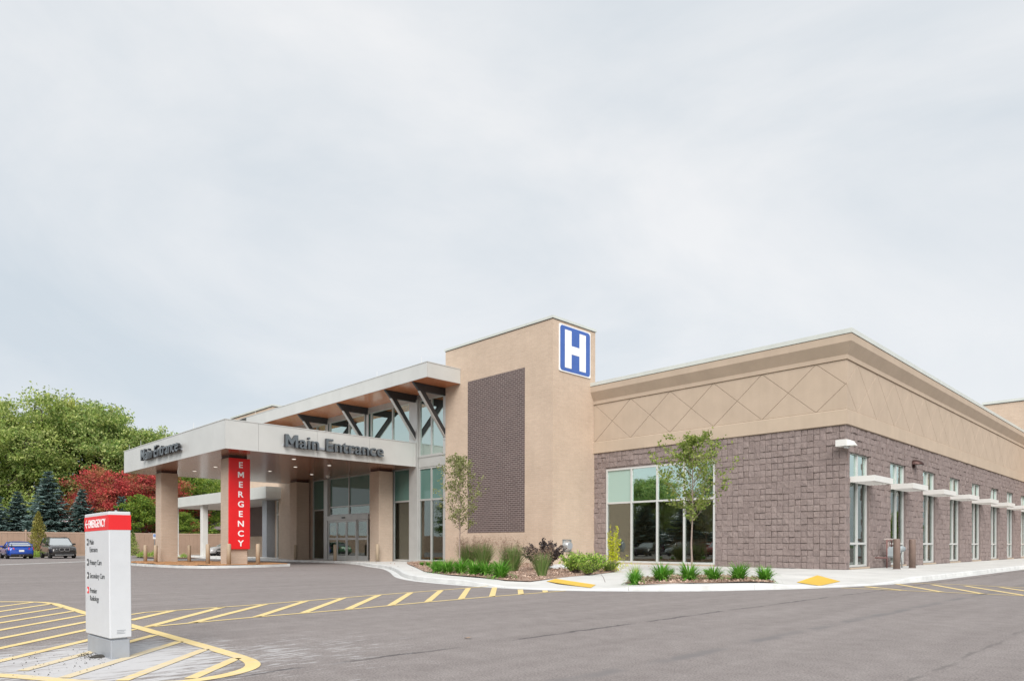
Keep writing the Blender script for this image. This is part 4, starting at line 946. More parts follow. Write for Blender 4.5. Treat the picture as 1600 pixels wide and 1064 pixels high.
for i in range(7):
    a = math.pi * i / 6
    for k in range(7):
        b = math.pi / 2 * k / 6; vs.append((XW + .02 + .42 * math.sin(a) * math.cos(b), 35.2 + .3 * math.cos(a), 4.72 + .24 * math.sin(b) * (math.sin(a) * .7 + .3)))
for i in range(6):
    for k in range(6): fs.append((i * 7 + k, i * 7 + k + 1, (i + 1) * 7 + k + 1, (i + 1) * 7 + k))
mb.add(vs, fs); part('shade', mb, 'lamp_bronze', t, True)
mb = MB(); mb.box(XW - .01, XW + .1, 35.08, 35.32, 4.6, 4.86); part('back_box', mb, 'lamp_bronze', t)
mb = MB(); mb.lathe([(.16, -.01), (.16, .01)], 14, (XW + .2, 35.2, 4.70)); part('lens', mb, 'white_metal', t)
# vent on the tower flank
t = thing('wall_vent', 'round stainless vent cowl low on the tower flank', 'vent', (XT, 24.92, 1.0))
R90 = lambda mb, c: MB().add([(c[0] + z, c[1] + x, c[2] + y) for x, y, z in mb.v], mb.f)
part('cowl', R90(MB().lathe([(.27, 0), (.27, .05), (.22, .12), (.2, .2), (.18, .22)], 22), (XT, 24.92, 1.0)), 'galvanised', t, True)
part('flap', R90(MB().lathe([(.17, .221), (.17, .226)], 22), (XT, 24.92, 1.0)), 'sign_grey', t)
mb = MB(); mb.box(XT, XT + .02, 24.6, 25.24, .7, 1.3); part('flange', mb, 'galvanised', t)
# gas meter set
t = thing('gas_meter', 'grey gas meter and pipework against the block wall by two bollards', 'gas meter', (-9.3, 30.9, .13))
mb = MB(); mb.cbox(-9.5, -9.1, 30.75, 31.25, .55, 1.0, .06); part('meter_body', mb, 'meter_grey', t)
mb = MB(); mb.lathe([(.12, 0), (.2, .05), (.22, .12), (.2, .2), (.1, .25)], 14, (-9.15, 31.3, .78)); part('regulator', mb, 'meter_grey', t, True)
mb = MB(); mb.cbox(-9.12, -9.06, 30.85, 31.15, .72, .92, .02); part('dial', mb, 'sign_white', t)
for pts_, m_ in [([(-9.3, 30.8, 1.0), (-9.3, 30.8, 1.25), (-9.3, 30.2, 1.25), (-9.3, 30.2, .14)], 'pipe_rust'), ([(-9.3, 31.2, 1.0), (-9.3, 31.2, 1.3), (-9.3, 31.75, 1.3), (-9.3, 31.75, .14)], 'pipe_tan'), ([(-9.35, 30.0, 1.3), (-9.35, 31.8, 1.3)], 'pipe_tan'), ([(-9.65, 29.9, .55), (-9.3, 29.95, .55), (-9.3, 30.2, .55)], 'pipe_rust'), ([(-9.12, 31.35, .8), (-9.1, 31.4, .35), (-9.1, 31.4, .14)], 'galvanised'), ([(-9.35, 30.5, 1.3), (-9.35, 30.5, .95)], 'pipe_tan')]:
    part('pipe', MB().tube(pts_, .028, 8), m_, t, True)

# accessible parking signs
def parking_sign(loc, label):
    t = thing('parking_sign', label, 'sign', loc, R(8), 'accessible parking signs')
    part('post', MB().box(-.03, .03, -.03, .03, 0, 2.15), 'galvanised', t, False, False)
    pl = part('plate', MB().extr([(.035, a, z) for a, z in rrect(-.17, .17, 1.68, 2.18, .04)], (.012, 0, 0)), 'letter_white', t, False, False)
    part('blue_field', MB().box(.048, .052, -.13, .13, 1.86, 2.13), 'signal_blue', pl, False, False)
    mb = MB(); mb.box(.053, .056, -.02, .02, 2.05, 2.09); mb.box(.053, .056, -.02, .01, 1.96, 2.04); mb.box(.053, .056, .0, .06, 1.95, 1.97)
    mb.add([(.0545, .02 + .06 * math.cos(a), 1.94 + .05 * math.sin(a)) for a in [math.pi * (.6 + k * .14) for k in range(9)]] + [(.0545, .02 + .045 * math.cos(a), 1.94 + .036 * math.sin(a)) for a in [math.pi * (.6 + k * .14) for k in range(9)]], [(k, k + 1, 10 + k, 9 + k) for k in range(8)])
    part('wheelchair_symbol', mb, 'letter_white', pl, False, False)
parking_sign((-73.8, 17.0, -.2), 'blue and white accessible parking sign behind the wayfinding pylon'); parking_sign((-69.0, 20.9, -.2), 'blue and white accessible parking sign left of the leftmost canopy column')

# fence
FX = -82.0
fe = thing('privacy_fence', 'long tan privacy fence with capped posts behind the parking lot', 'fence', (FX, 15, -.25))
ys = [-20 + 6.55 * k + .3 for k in range(12)]
for y in ys:
    mb = MB(); mb.box(FX - .07, FX + .07, y - .07, y + .07, -.3, 2.28); mb.hull([(FX - .1, y - .1, 2.28), (FX + .1, y - .1, 2.28), (FX + .1, y + .1, 2.28), (FX - .1, y + .1, 2.28), (FX, y, 2.42)]); part('post', mb, 'fence_trim', fe)
for y0, y1 in zip(ys, ys[1:]):
    k = 0; yy = y0 + .08; w = (y1 - y0 - .16) / 14
    mb = MB(); mb.box(FX - .035, FX + .035, y0 + .07, y1 - .07, 2.06, 2.2); part('top_rail', mb, 'fence_trim', fe)
    mb = MB(); mb.box(FX - .035, FX + .035, y0 + .07, y1 - .07, -.22, -.06); part('bottom_rail', mb, 'fence_trim', fe)
    for j in range(14):
        mb = MB(); mb.box(FX - .012 + .004 * (j % 2), FX + .014 + .006 * (j % 2), yy + j * w + .005, yy + (j + 1) * w - .005, -.08, 2.08); part('board', mb, 'fence_vinyl', fe)

# house beyond the fence
hs = thing('house', 'tan house with grey hipped shingle roof beyond the fence', 'house', (-103, 42, -.3))
mb = MB(); mb.box(-110, -97, 37.5, 50, -.4, 3.0); part('wall', mb, 'house_wall', hs)
mb = MB(); mb.hull([(x, y, 2.95) for x in (-110.6, -96.4) for y in (36.9, 50.6)] + [(-104.5, 43.0, 5.5), (-102.5, 44.5, 5.5)] + [(x, y, 3.1) for x in (-110.6, -96.4) for y in (36.9, 50.6)]); rf = part('roof', mb, 'roof_shingle', hs)
mb = MB(); mb.box(-103.4, -102.8, 40.6, 41.2, 4.5, 6.6); part('chimney', mb, 'house_wall', rf)
mb = MB(); mb.box(-97.0, -96.95, 39.2, 40.4, 1.0, 2.2); wi = part('window', mb, 'white_metal', hs)
mb = MB(); mb.box(-96.96, -96.93, 39.3, 40.3, 1.1, 2.1); part('pane', mb, 'car_glass', wi)

# chairs and a cabinet seen through the wide window
def chair(loc, rz, label):
    t = thing('chair', label, 'chair', loc, rz, 'chairs inside the waiting room')
    part('seat', MB().cbox(-.26, .26, -.26, .26, .40, .48, .03), 'chair_fabric', t, False, False)
    part('backrest', MB().cbox(-.26, .26, .22, .29, .5, .95, .025), 'chair_fabric', t, False, False)
    for sx_ in (-.23, .23):
        part('leg', MB().tube([(sx_, -.22, 0), (sx_, -.22, .62)], .016, 6), 'galvanised', t, False, False)
        part('leg', MB().tube([(sx_, .25, 0), (sx_, .25, .9)], .016, 6), 'galvanised', t, False, False)
        part('armrest', MB().box(sx_ - .025, sx_ + .025, -.24, .24, .62, .65), 'oak_wood', t, False, False)
chair((-20.2, 28.4, .14), R(170), 'plum fabric chair inside the leftmost pane of the wide window'); chair((-19.0, 28.8, .14), R(185), 'plum fabric chair inside the second pane of the wide window'); chair((-16.9, 29.0, .14), R(160), 'plum fabric chair inside the third pane of the wide window')
t = thing('cabinet', 'oak cabinet with counter inside the right pane of the wide window', 'cabinet', (-15.6, 31.5, .14))
part('carcass', MB().cbox(-.5, .5, -.3, .3, 0, 2.3, .01), 'oak_wood', t, False, False); part('counter', MB().box(-2.6, -.51, -.35, .3, 1.0, 1.06), 'oak_wood', t, False, False); part('door', MB().box(-.46, -.01, -.32, -.301, .1, 2.2), 'oak_wood', t, False, False); part('door', MB().box(.01, .46, -.32, -.301, .1, 2.2), 'oak_wood', t, False, False)
t = thing('table_lamp', 'small orange table lamp inside the second pane of the wide window', 'lamp', (-18.9, 30.6, .14))
part('stand', MB().lathe([(.2, 0), (.2, .03), (.02, .05), (.02, 1.5)], 12), 'galvanised', t, False, False); part('lamp_shade', MB().lathe([(.22, 1.4), (.17, 1.8)], 16), 'oak_wood', t, False, False)

# ================================================================== CARS
def loft(sections):
    mb = MB(); n = len(sections[0][1])
    for x, prof in sections:
        for y, z in prof: mb.v.append((x, y, z))
        for y, z in reversed(prof): mb.v.append((x, -y, z))
    m2 = 2 * n
    for i in range(len(sections) - 1):
        for k in range(m2): mb.f.append((i * m2 + k, i * m2 + (k + 1) % m2, (i + 1) * m2 + (k + 1) % m2, (i + 1) * m2 + k))
    mb.f += [tuple(range(m2)), tuple(range((len(sections) - 1) * m2, len(sections) * m2))]
    return mb
def car(name, label, loc, rz, L_, W, H, belt, hood, deck, paint_, kind, group=None):
    """kind: 'suv', 'coupe', 'sedan'; the nose points along +x"""
    t = thing(name, label, 'car', loc, rz, group); w = W / 2; h2 = L_ / 2; sill = .24 if kind == 'suv' else .2
    wr = .36 if kind == 'suv' else .32; xf = h2 - .92; xr = -h2 + (.95 if kind == 'suv' else 1.0)
    def prof(x, top):
        f = abs(x) / h2; nar = 1 - .16 * max(0, (f - .78) / .22) ** 2; ww = w * nar; zt = top
        return [(ww * .86, sill + .05), (ww * .97, sill + .12), (ww * 1.0, sill + .3), (ww * .985, (sill + zt) / 2 + .08), (ww * .955, zt - .1), (ww * .87, zt - .02), (ww * .5, zt + .015), (0.001, zt + .03)]
    tail = belt if kind == 'suv' else deck
    xs_ = [(-h2, tail - .34), (-h2 + .04, tail - .14), (-h2 + .14, tail - .02), (-h2 + .6, tail), (xr + .5, belt), (-.2, belt), (h2 * .35, belt - .01), (h2 * .5, hood + .05), (h2 * .72, hood), (h2 - .28, hood - .10), (h2 - .08, hood - .2), (h2, hood - .38)]
    b = part('body', loft([(x, prof(x, z)) for x, z in xs_]), paint_, t, True, False)
    # greenhouse
    if kind == 'suv': fb, ft, rt, rb_ = h2 * .46, h2 * .14, -h2 + .42, -h2 + .12
    elif kind == 'coupe': fb, ft, rt, rb_ = h2 * .40, h2 * .04, -h2 * .42, -h2 * .80
    else: fb, ft, rt, rb_ = h2 * .42, h2 * .08, -h2 * .36, -h2 * .72
    wb, wt = w * .9, w * .70; zb = belt - .03; zt = H - .06
    c8 = [(fb, wb, zb), (fb, -wb, zb), (rb_, -wb, (zb if kind == 'suv' else deck)), (rb_, wb, (zb if kind == 'suv' else deck)), (ft, wt, zt), (ft, -wt, zt), (rt, -wt, zt), (rt, wt, zt)]
    g1 = MB().add(c8, [(0, 3, 2, 1), (0, 4, 7, 3), (1, 2, 6, 5), (4, 5, 6, 7)]); part('side_windows', g1, 'car_glass', t, False, False)
    e_ = .004
    part('windscreen', MB().add([(fb + e_, wb * .95, zb + .03), (fb + e_, -wb * .95, zb + .03), (ft + e_, -wt * .95, zt - .02), (ft + e_, wt * .95, zt - .02)], [(0, 1, 2, 3)]).add([(fb - .01, wb, zb), (fb - .01, -wb, zb), (ft - .01, -wt, zt), (ft - .01, wt, zt)], [(0, 1, 2, 3)]), 'windscreen', t, False, False)
    zr_ = zb if kind == 'suv' else deck
    part('rear_window', MB().add([(rb_ - e_, wb * .92, zr_ + .05), (rb_ - e_, -wb * .92, zr_ + .05), (rt - e_, -wt * .95, zt - .03), (rt - e_, wt * .95, zt - .03)], [(0, 1, 2, 3)]), 'windscreen' if kind == 'coupe' else 'car_glass', t, False, False)
    rp_ = MB(); nx = 7
    secs = []
    for i in range(nx):
        u = i / (nx - 1); x = ft + .03 + (rt - .06 - ft) * u; hh = .055 * math.sin(math.pi * min(max(u, .04), .96)) ** .5
        secs.append((x, [(wt * .6, zt - .005), (wt * 1.03, zt - .005), (wt * 1.0, zt + .02), (wt * .75, zt + .02 + hh * .7), (.001, zt + .02 + hh)]))
    part('roof', loft(secs), paint_, t, True, False)
    for s in (1, -1):
        for a, b2 in (((fb, wb, zb), (ft, wt, zt)), ((rb_, wb, zr_), (rt, wt, zt)), ((-.15, wb, zb), (-.2, wt, zt))): part('pillar', MB().tube([(a[0], s * a[1], a[2]), (b2[0], s * b2[1], b2[2])], .042, 6), paint_, t, True, False)
    for sx_, x in ((1, xf), (1, xr), (-1, xf), (-1, xr)):
        prof_ = [(wr * .62, -.11), (wr * .93, -.115), (wr, -.07), (wr, .07), (wr * .93, .115), (wr * .62, .11)]
        wl = MB().lathe(prof_, 22); wl.v = [(vx, vz, vy) for vx, vy, vz in wl.v]
        o = part('wheel', wl, 'dark_rubber', t, True, False); o.location = (x, sx_ * (w - .12), wr)
        rm = MB().lathe([(wr * .63, -.10), (wr * .63, .085), (wr * .5, .06), (.02, .07)], 18); rm.v = [(vx, vz * sx_, vy) for vx, vy, vz in rm.v]; part('rim_well', rm, 'black_plastic', o, True, False)
        sp = MB()
        for k in range(5):
            a = 2 * math.pi * k / 5; sp.extr([(math.cos(a + d_) * q_, .1 * sx_, math.sin(a + d_) * q_) for d_, q_ in ((.5, .05), (.2, wr * .62), (-.2, wr * .62), (-.5, .05))], (0, .012 * sx_, 0))
        part('rim', sp, 'alloy', o, False, False)
        ar = MB(); n_ = 13   # wheel arch
        for k in range(n_):
            a = math.pi * k / (n_ - 1); ar.v += [(x + math.cos(a) * (wr + .02), sx_ * (w * .99), wr + math.sin(a) * (wr + .02)), (x + math.cos(a) * (wr + .07), sx_ * (w * 1.004), wr + math.sin(a) * (wr + .07)), (x + math.cos(a) * (wr + .02), sx_ * (w - .26), wr + math.sin(a) * (wr + .02))]
        ar.f = [(3 * k, 3 * k + 3, 3 * k + 4, 3 * k + 1) for k in range(n_ - 1)] + [(3 * k, 3 * k + 2, 3 * k + 5, 3 * k + 3) for k in range(n_ - 1)]
        part('wheel_arch', ar, 'black_plastic', t, True, False)
        part('mirror', MB().cbox(fb - .32, fb - .12, sx_ * (w + .02) - .11, sx_ * (w + .02) + .11, belt + .0, belt + .15, .03), paint_, t, False, False) if x == xf else None
    part('undertray', MB().box(-h2 + .2, h2 - .2, -w * .84, w * .84, .17, sill + .12), 'black_plastic', t, False, False)
    for s in (1, -1):
        part('headlight', MB().hull([(h2 - .02 - dx, s * y, z) for dx, y, z in ((.02, w * .55, hood - .24), (.0, w * .55, hood - .36), (.30, w * .93, hood - .17), (.26, w * .93, hood - .33), (.22, w * .62, hood - .16))]), 'head_lamp', t, False, False)
        tz = tail - .16
        part('tail_light', MB().hull([(-h2 - .006 + dx, s * y, z) for dx, y, z in ((.02, w * .52, tz + .04), (.01, w * .52, tz - .1), (.22, w * .93, tz + .1), (.12, w * .94, tz - .13), (.16, w * .7, tz + .09))]), 'tail_red', t, False, False)
    part('front_bumper_intake', MB().cbox(h2 - .12, h2 + .02, -w * .62, w * .62, sill + .1, sill + .26, .02), 'black_plastic', t, False, False)
    part('rear_bumper_trim', MB().cbox(-h2 - .02, -h2 + .1, -w * .78, w * .78, sill + .04, sill + .2, .02), 'black_plastic', t, False, False)
    part('number_plate', MB().box(-h2 - .02, -h2 - .004, -.17, .17, tail - .42, tail - .27), 'plate_white', t, False, False)
    if kind == 'suv':
        for s in (1, -1): part('grille', MB().extr([(h2 - .06, s * .19 + a, z) for a, z in rrect(-.16, .16, hood - .42, hood - .2, .08)], (.09, 0, 0)), 'black_plastic', t, False, False); part('grille_surround', MB().extr([(h2 - .075, s * .19 + a, z) for a, z in rrect(-.19, .19, hood - .45, hood - .17, .1)], (.09, 0, 0)), 'chrome', t, False, False)
        part('roof_rail', MB().tube([(ft - .1, w * .62, H + .01), (rt + .1, w * .62, H + .01)], .02, 6).tube([(ft - .1, -w * .62, H + .01), (rt + .1, -w * .62, H + .01)], .02, 6), 'black_plastic', t, False, False)
        part('skid_plate', MB().cbox(h2 - .1, h2 + .03, -w * .7, w * .7, sill + .03, sill + .09, .015), 'galvanised', t, False, False)
    else: part('grille', MB().cbox(h2 - .1, h2 + .005, -w * .5, w * .5, hood - .36, hood - .28, .01), 'black_plastic', t, False, False)
    if kind == 'coupe':
        part('spoiler', MB().cbox(-h2 - .02, -h2 + .26, -w * .86, w * .86, deck + .17, deck + .21, .012), paint_, t, False, False)
        for s in (1, -1): part('spoiler_stay', MB().box(-h2 + .06, -h2 + .16, s * w * .7 - .02, s * w * .7 + .02, deck - .05, deck + .175), 'black_plastic', t, False, False); part('exhaust_tip', MB().tube([(-h2 - .04, s * .12, sill + .06), (-h2 + .2, s * .12, sill + .06)], .04, 8), 'chrome', t, False, False)
    return t
CG = 'cars parked along the tan fence'
car('parked_car', 'blue two-door car with rear spoiler, seen from behind by the fence', (-69.6, 10.45, -.2), R(180), 4.5, 1.82, 1.42, .92, .86, 1.0, 'paint_blue', 'coupe', CG)
car('parked_car', 'dark brown SUV with twin grilles facing out from the fence', (-69.2, 13.3, -.2), R(0), 4.85, 1.93, 1.78, 1.12, 1.06, 1.1, 'paint_dark', 'suv', CG)
car('parked_car', 'green car cut off by the left edge, beside the blue car', (-69.6, 7.75, -.2), R(180), 4.6, 1.82, 1.45, .93, .88, 1.0, 'paint_green', 'sedan', CG)
car('parked_car', 'white car partly hidden behind the red EMERGENCY column', (-68.9, 27.9, -.2), R(-90), 4.6, 1.84, 1.55, .98, .94, 1.05, 'paint_white', 'suv', CG)
RG = 'cars parked behind the viewer'
for i, (x, pt, kd, l_) in enumerate([(-33.5, 'paint_red', 'sedan', 'red car'), (-37.4, 'paint_silver', 'sedan', 'silver car'), (-41.6, 'paint_dark', 'sedan', 'dark car'), (-46.0, 'paint_silver', 'suv', 'silver SUV'), (-62, 'paint_white', 'sedan', 'white car')]):
    car('parked_car', l_ + ' reflected in the ground-floor glass, parked opposite the entrance', (x, -6.5, zg(x)), R(90 if i % 2 else 78), 4.6, 1.82, 1.46, .95, .9, 1.0, pt, kd, RG)
# ================================================================== VEGETATION
def limb(mb, a, b, r0, r1, q, n=5, wob=.06, sides=6):
    a = Vector(a); b = Vector(b); L_ = (b - a).length; pts_ = []
    for i in range(n + 1):
        t = i / n; p = a.lerp(b, t) + Vector((q.uniform(-1, 1), q.uniform(-1, 1), q.uniform(-.4, .8))) * wob * L_ * math.sin(math.pi * t); pts_.append(p)
    mb.tube(pts_, [r0 + (r1 - r0) * i / n for i in range(n + 1)], sides, False); return pts_
def big_tree_meshes(seed, H, rad, nclump, per, leaf, mat, trunk_h=.28, lobes=7, flat=.8, bark='bark'):
    q = random.Random(seed); g2 = np.random.default_rng(seed); mb = MB(); top = H * .9
    tp = limb(mb, (0, 0, -.3), (q.uniform(-.4, .4), q.uniform(-.4, .4), H * .62), H * .022, H * .008, q, 6, .02, 8)
    lob = []
    for i in range(lobes):
        u = (i + .5) / lobes; a = i * 2.399 + q.uniform(-.3, .3); z = H * (trunk_h + .06 + (.90 - trunk_h - .06) * u ** .9); k = (z / H - trunk_h) / (1 - trunk_h)
        rr = rad * .82 * max(.12, math.sin(math.pi * min(1, .18 + .78 * k))) ** .7 * q.uniform(.7, 1.12)
        lob.append((rr * math.cos(a), rr * math.sin(a), z, rad * q.uniform(.2, .36)))
    lob += [(q.uniform(-.3, .3) * rad, q.uniform(-.3, .3) * rad, H * q.uniform(.55, .9), rad * q.uniform(.22, .36)) for _ in range(4)]
    centers = []
    for (x, y, z, r_) in lob:
        st_ = tp[min(len(tp) - 1, max(1, int(len(tp) * z / H * .75)))]
        main = limb(mb, st_, (x, y, z), H * .009, H * .003, q, 5, .1)
        for _ in range(max(4, nclump // len(lob))):
            v_ = g2.normal(size=3); v_ /= np.linalg.norm(v_); v_[2] = v_[2] * flat + .12; rr = r_ * q.uniform(.55, 1.12) ** .7
            c_ = np.array([x, y, z]) + v_ * rr
            if c_[2] < H * trunk_h: c_[2] = H * trunk_h + q.uniform(0, 1.2)
            centers.append(c_)
            if q.random() < .4: limb(mb, main[q.randint(2, 5)], tuple(c_), H * .0028, H * .0008, q, 3, .12, 4)
    for (x, y, z, r_) in lob:      # sprigs that break the outline
        for _ in range(4):
            v_ = g2.normal(size=3); v_[2] = abs(v_[2]) * .9 + .1; v_ /= np.linalg.norm(v_)
            for u in (1.02, 1.16, 1.3): centers.append(np.array([x, y, z]) + v_ * r_ * (u + q.uniform(-.05, .05)))
    cl = []
    for ic, c_ in enumerate(centers):
        k = int(per * q.uniform(.5, 1.5)); s = rad * q.uniform(.06, .125)
        if ic >= len(centers) - 12 * len(lob): k //= 4; s *= .55
        pts_ = np.clip(g2.normal(size=(k, 3)), -1.7, 1.7) * np.array([s * 1.2, s * 1.2, s * .5]); cl.append(c_ + pts_)
    C_ = np.concatenate(cl)
    return mesh('trunk', mb, bark, True), quads_mesh('crown', leaves(C_, leaf, .62, .25), mat)
def place(name, label, cat, me, loc, s=1., rz=0., group=None):
    t = thing(name, label, cat, loc, rz, group); t.scale = (s, s, s) if not isinstance(s, tuple) else s
    link('trunk', me[0], t); link('crown', me[1], t); return t
OAK = big_tree_meshes(21, 20, 9.0, 360, 130, .33, 'leaf_green', .16, 22); OAK2 = big_tree_meshes(22, 18, 8.0, 330, 130, .32, 'leaf_green_b', .14, 20)
RED = big_tree_meshes(31, 11, 5.6, 240, 105, .24, 'leaf_red', .12, 18); LIME = big_tree_meshes(41, 6.2, 2.9, 150, 80, .18, 'leaf_lime', .05, 14)
TG = 'broadleaf trees beyond the fence'
place('oak_tree', 'tall green tree with ragged top, leftmost beyond the fence', 'tree', OAK, (-112, 17.2, -.4), (1.04, 1.04, 1.06), 0, TG)
place('oak_tree', 'tall green broadleaf tree above the blue spruces', 'tree', OAK2, (-112, 25.0, -.4), 1.2, 1.1, TG)
place('oak_tree', 'green tree reaching down over the canopy roof end', 'tree', OAK, (-111, 30.6, -.4), (.86, .86, .9), 2.6, TG)
place('oak_tree', 'green tree at the left edge of the view', 'tree', OAK2, (-116, 11.0, -.4), 1.05, 2.2, TG)
place('oak_tree', 'green tree seen between the canopy columns', 'tree', OAK2, (-108, 39.5, -.4), .72, 3.9, TG)
place('oak_tree', 'yellowing tree seen behind the white canopy post', 'tree', OAK, (-120, 46, -.4), .66, 5.0, TG)
place('maple_tree', 'large red maple behind the wayfinding pylon', 'tree', RED, (-97.5, 24.3, -.4), 1.0, .6, 'red maples beyond the fence')
place('maple_tree', 'red maple behind the leftmost canopy column', 'tree', RED, (-99.5, 30.8, -.4), .96, 2.3, 'red maples beyond the fence')
place('lime_tree', 'bright lime green bushy tree left of the leftmost canopy column', 'tree', LIME, (-90.0, 25.8, -.4), 1.12, 0, None)
place('lime_tree', 'bright green tree filling the gap under the canopy soffit', 'tree', LIME, (-101, 35.6, -.4), 1.75, 4.0, None)
place('lime_tree', 'lower yellow green bushy tree right beside the leftmost column', 'tree', LIME, (-88.5, 29.6, -.4), .82, 2.0, None)
# spruces: tiers of drooping boughs carrying needle sprays
def spruce_meshes(seed, H, rad):
    q = random.Random(seed); g2 = np.random.default_rng(seed); mb = MB(); mb.tube([(0, 0, -.3), (0, 0, H * .5), (0, 0, H)], [H * .02, H * .012, .01], 7, False); cl = []; dr = []
    z = .25
    while z < H * .985:
        f = 1 - z / H; r_ = rad * f ** .82 * q.uniform(.85, 1.1) + .06; nb = max(5, int(13 * f + 5)); a0 = q.uniform(0, 6.28)
        for k in range(nb):
            a = a0 + 2 * math.pi * k / nb + q.uniform(-.2, .2); rr = r_ * q.uniform(.75, 1.12); zz = z + q.uniform(-.12, .12)
            tip = np.array([rr * math.cos(a), rr * math.sin(a), zz - .16 * rr + .1]); base = np.array([0, 0, zz])
            if f > .1: mb.tube([tuple(base), tuple((base + tip) / 2 + np.array([0, 0, -.05 * rr])), tuple(tip)], [.022, .015, .006], 4, False)
            m_ = int(44 + 100 * rr / rad); t = g2.uniform(.18, 1.03, m_)[:, None]; side = np.array([-math.sin(a), math.cos(a), 0])
            off = g2.normal(size=(m_, 1)) * (.17 * rr * (1.15 - t * .8)); p = base + (tip - base) * t + side * off + np.array([0, 0, 1.]) * (-.10 * rr * np.sin(np.pi * t) * .6 - np.abs(off) * .25 + g2.normal(size=(m_, 1)) * .035)
            cl.append(p); dv = (tip - base) / np.linalg.norm(tip - base); dr.append(dv[None, :] * 1.2 + side * np.sign(off) * .8 + g2.normal(size=(m_, 3)) * .25)
        z += H * .028 + .05
    C_ = np.concatenate(cl); D = unit(np.concatenate(dr)); n = len(C_); s = (H * .027 * g2.uniform(.7, 1.3, n))[:, None]; up = unit(np.cross(D, g2.normal(size=(n, 3)) * .5 + np.array([0, 0, 1.]))) * s * .27
    V = np.stack([C_ - D * s * .6, C_ + up, C_ + D * s, C_ - up], 1)
    return mesh('trunk', mb, 'bark', True), quads_mesh('crown', V, 'needle_blue')
SPR = spruce_meshes(5, 9, 3.6); SPR2 = spruce_meshes(6, 8, 3.0); SG = 'blue spruces behind the fence'
place('spruce_tree', 'blue spruce at the left edge behind the blue car', 'tree', SPR, (-97, 12.0, -.4), .95, 0, SG)
place('spruce_tree', 'tallest blue spruce, above the dark SUV', 'tree', SPR, (-95.5, 17.4, -.4), 1.1, 1.3, SG)
place('spruce_tree', 'slim blue spruce between the tallest spruce and the red maple', 'tree', SPR2, (-94.5, 20.6, -.4), 1.0, 0, SG)
place('spruce_tree', 'dark spruce just behind the wayfinding pylon top', 'tree', SPR2, (-92, 24.2, -.4), .9, 2.2, SG)
place('spruce_tree', 'blue spruce standing left of the tallest one, half hidden', 'tree', SPR2, (-98, 14.8, -.4), .95, 4.1, SG)
# trees that stand behind the viewer and across the side road (seen in the glass)
for i, (x, y, s, l_) in enumerate([(-30, -30, .62, 'tree'), (-44, -32, .66, 'tree'), (-57, -30, .62, 'tree'), (-72, -31, .66, 'tree'), (-90, -29, .68, 'tree'), (-16, -33, .58, 'tree')]):
    place('street_tree', ['broad', 'tall', 'full', 'wide', 'dark', 'rounded'][i] + ' green tree across the parking lot, reflected in the entrance glass', 'tree', OAK if i % 2 else OAK2, (x, y, -.4), s, i * 1.3, 'trees reflected in the glass')
for i, (x, y, s) in enumerate([(24, 92, .3), (30, 118, .36), (26, 150, .4), (34, 190, .42)]):
    place('street_tree', ['nearest', 'second', 'third', 'farthest'][i] + ' low green tree across the side road, reflected in the tall windows', 'tree', OAK2 if i % 2 else OAK, (x, y, -.4), s, i * 1.1, 'trees reflected in the glass')

for i, (x, y) in enumerate([(-24, -21), (-31, -20.5), (-38, -21.5), (-45, -20.5), (-52, -21), (-60, -20.5), (-68, -21)]):  # unseen spruce row, added to darken the reflections in the lower panes
    place('spruce_tree', ['first', 'second', 'third', 'fourth', 'fifth', 'sixth', 'seventh'][i] + ' spruce in the unseen row added across the lot to darken the wide window', 'tree', SPR if i % 2 else SPR2, (x, y, -.4), (1.35, 1.35, .8), i * 1.7, 'spruces added to darken the glass')
# small conifers and shrubs along the fence
def cone_meshes(seed, H, rad, mat, n_, leaf):
    q = random.Random(seed); g2 = np.random.default_rng(seed); z = g2.uniform(.02, 1, n_) ** 1.25; a = g2.uniform(0, 6.283, n_); rr = rad * (1 - z) ** .75 * np.clip(g2.uniform(.3, 1.15, n_), 0, 1.1) * (1 + .22 * np.sin(a * 5 + z * 21))
    C_ = np.stack([rr * np.cos(a), rr * np.sin(a), z * H + .1], 1); up = np.stack([np.cos(a) * .6, np.sin(a) * .6, np.ones(n_)], 1)
    return mesh('trunk', MB().tube([(0, 0, -.2), (0, 0, H * .9)], [.05, .01], 6), 'bark', True), quads_mesh('crown', leaves(C_, leaf, .4, 0, up * 1.2), mat)
AG = 'small conifers along the fence'
ARB = cone_meshes(3, 4.4, 1.05, 'leaf_pine_gold', 2600, .22); ARB2 = cone_meshes(4, 2.6, .7, 'leaf_green', 1800, .16)
place('conifer', 'golden green young conifer behind the dark SUV', 'tree', ARB, (-79.2, 13.6, -.4), 1., 0, AG); place('conifer', 'narrow dark green conifer against the fence right of the pylon', 'tree', ARB2, (-79.6, 22.0, -.4), 1., 0, AG)
def bush_meshes(seed, H, rad, mat, n_, leaf, aspect=.55):
    g2 = np.random.default_rng(seed); v_ = unit(g2.normal(size=(n_, 3))); v_[:, 2] = np.abs(v_[:, 2]); lump = 1 + .22 * np.sin(v_[:, 0] * 7 + seed) * np.cos(v_[:, 1] * 6) ; rr = g2.uniform(.35, 1, n_) ** .5 * lump
    C_ = v_ * rr[:, None] * np.array([rad, rad, H]) + np.array([0, 0, .04]); mb = MB(); q = random.Random(seed)
    for k in range(9): a = 6.28 * k / 9; limb(mb, (0, 0, -.02), (rad * .6 * math.cos(a), rad * .6 * math.sin(a), H * q.uniform(.5, .85)), .012, .004, q, 3, .1, 5)
    return mesh('stems', mb, 'bark', True), quads_mesh('foliage', leaves(C_, leaf, aspect, 0, np.array([0, 0, .5])), mat)
def plant(name, label, cat, me, loc, s=1., rz=0., group=None, names=('stems', 'foliage')):
    t = thing(name, label, cat, loc, rz, group); t.scale = (s, s, s) if not isinstance(s, tuple) else s
    for n_, m_ in zip(names, me): link(n_, m_, t)
    return t
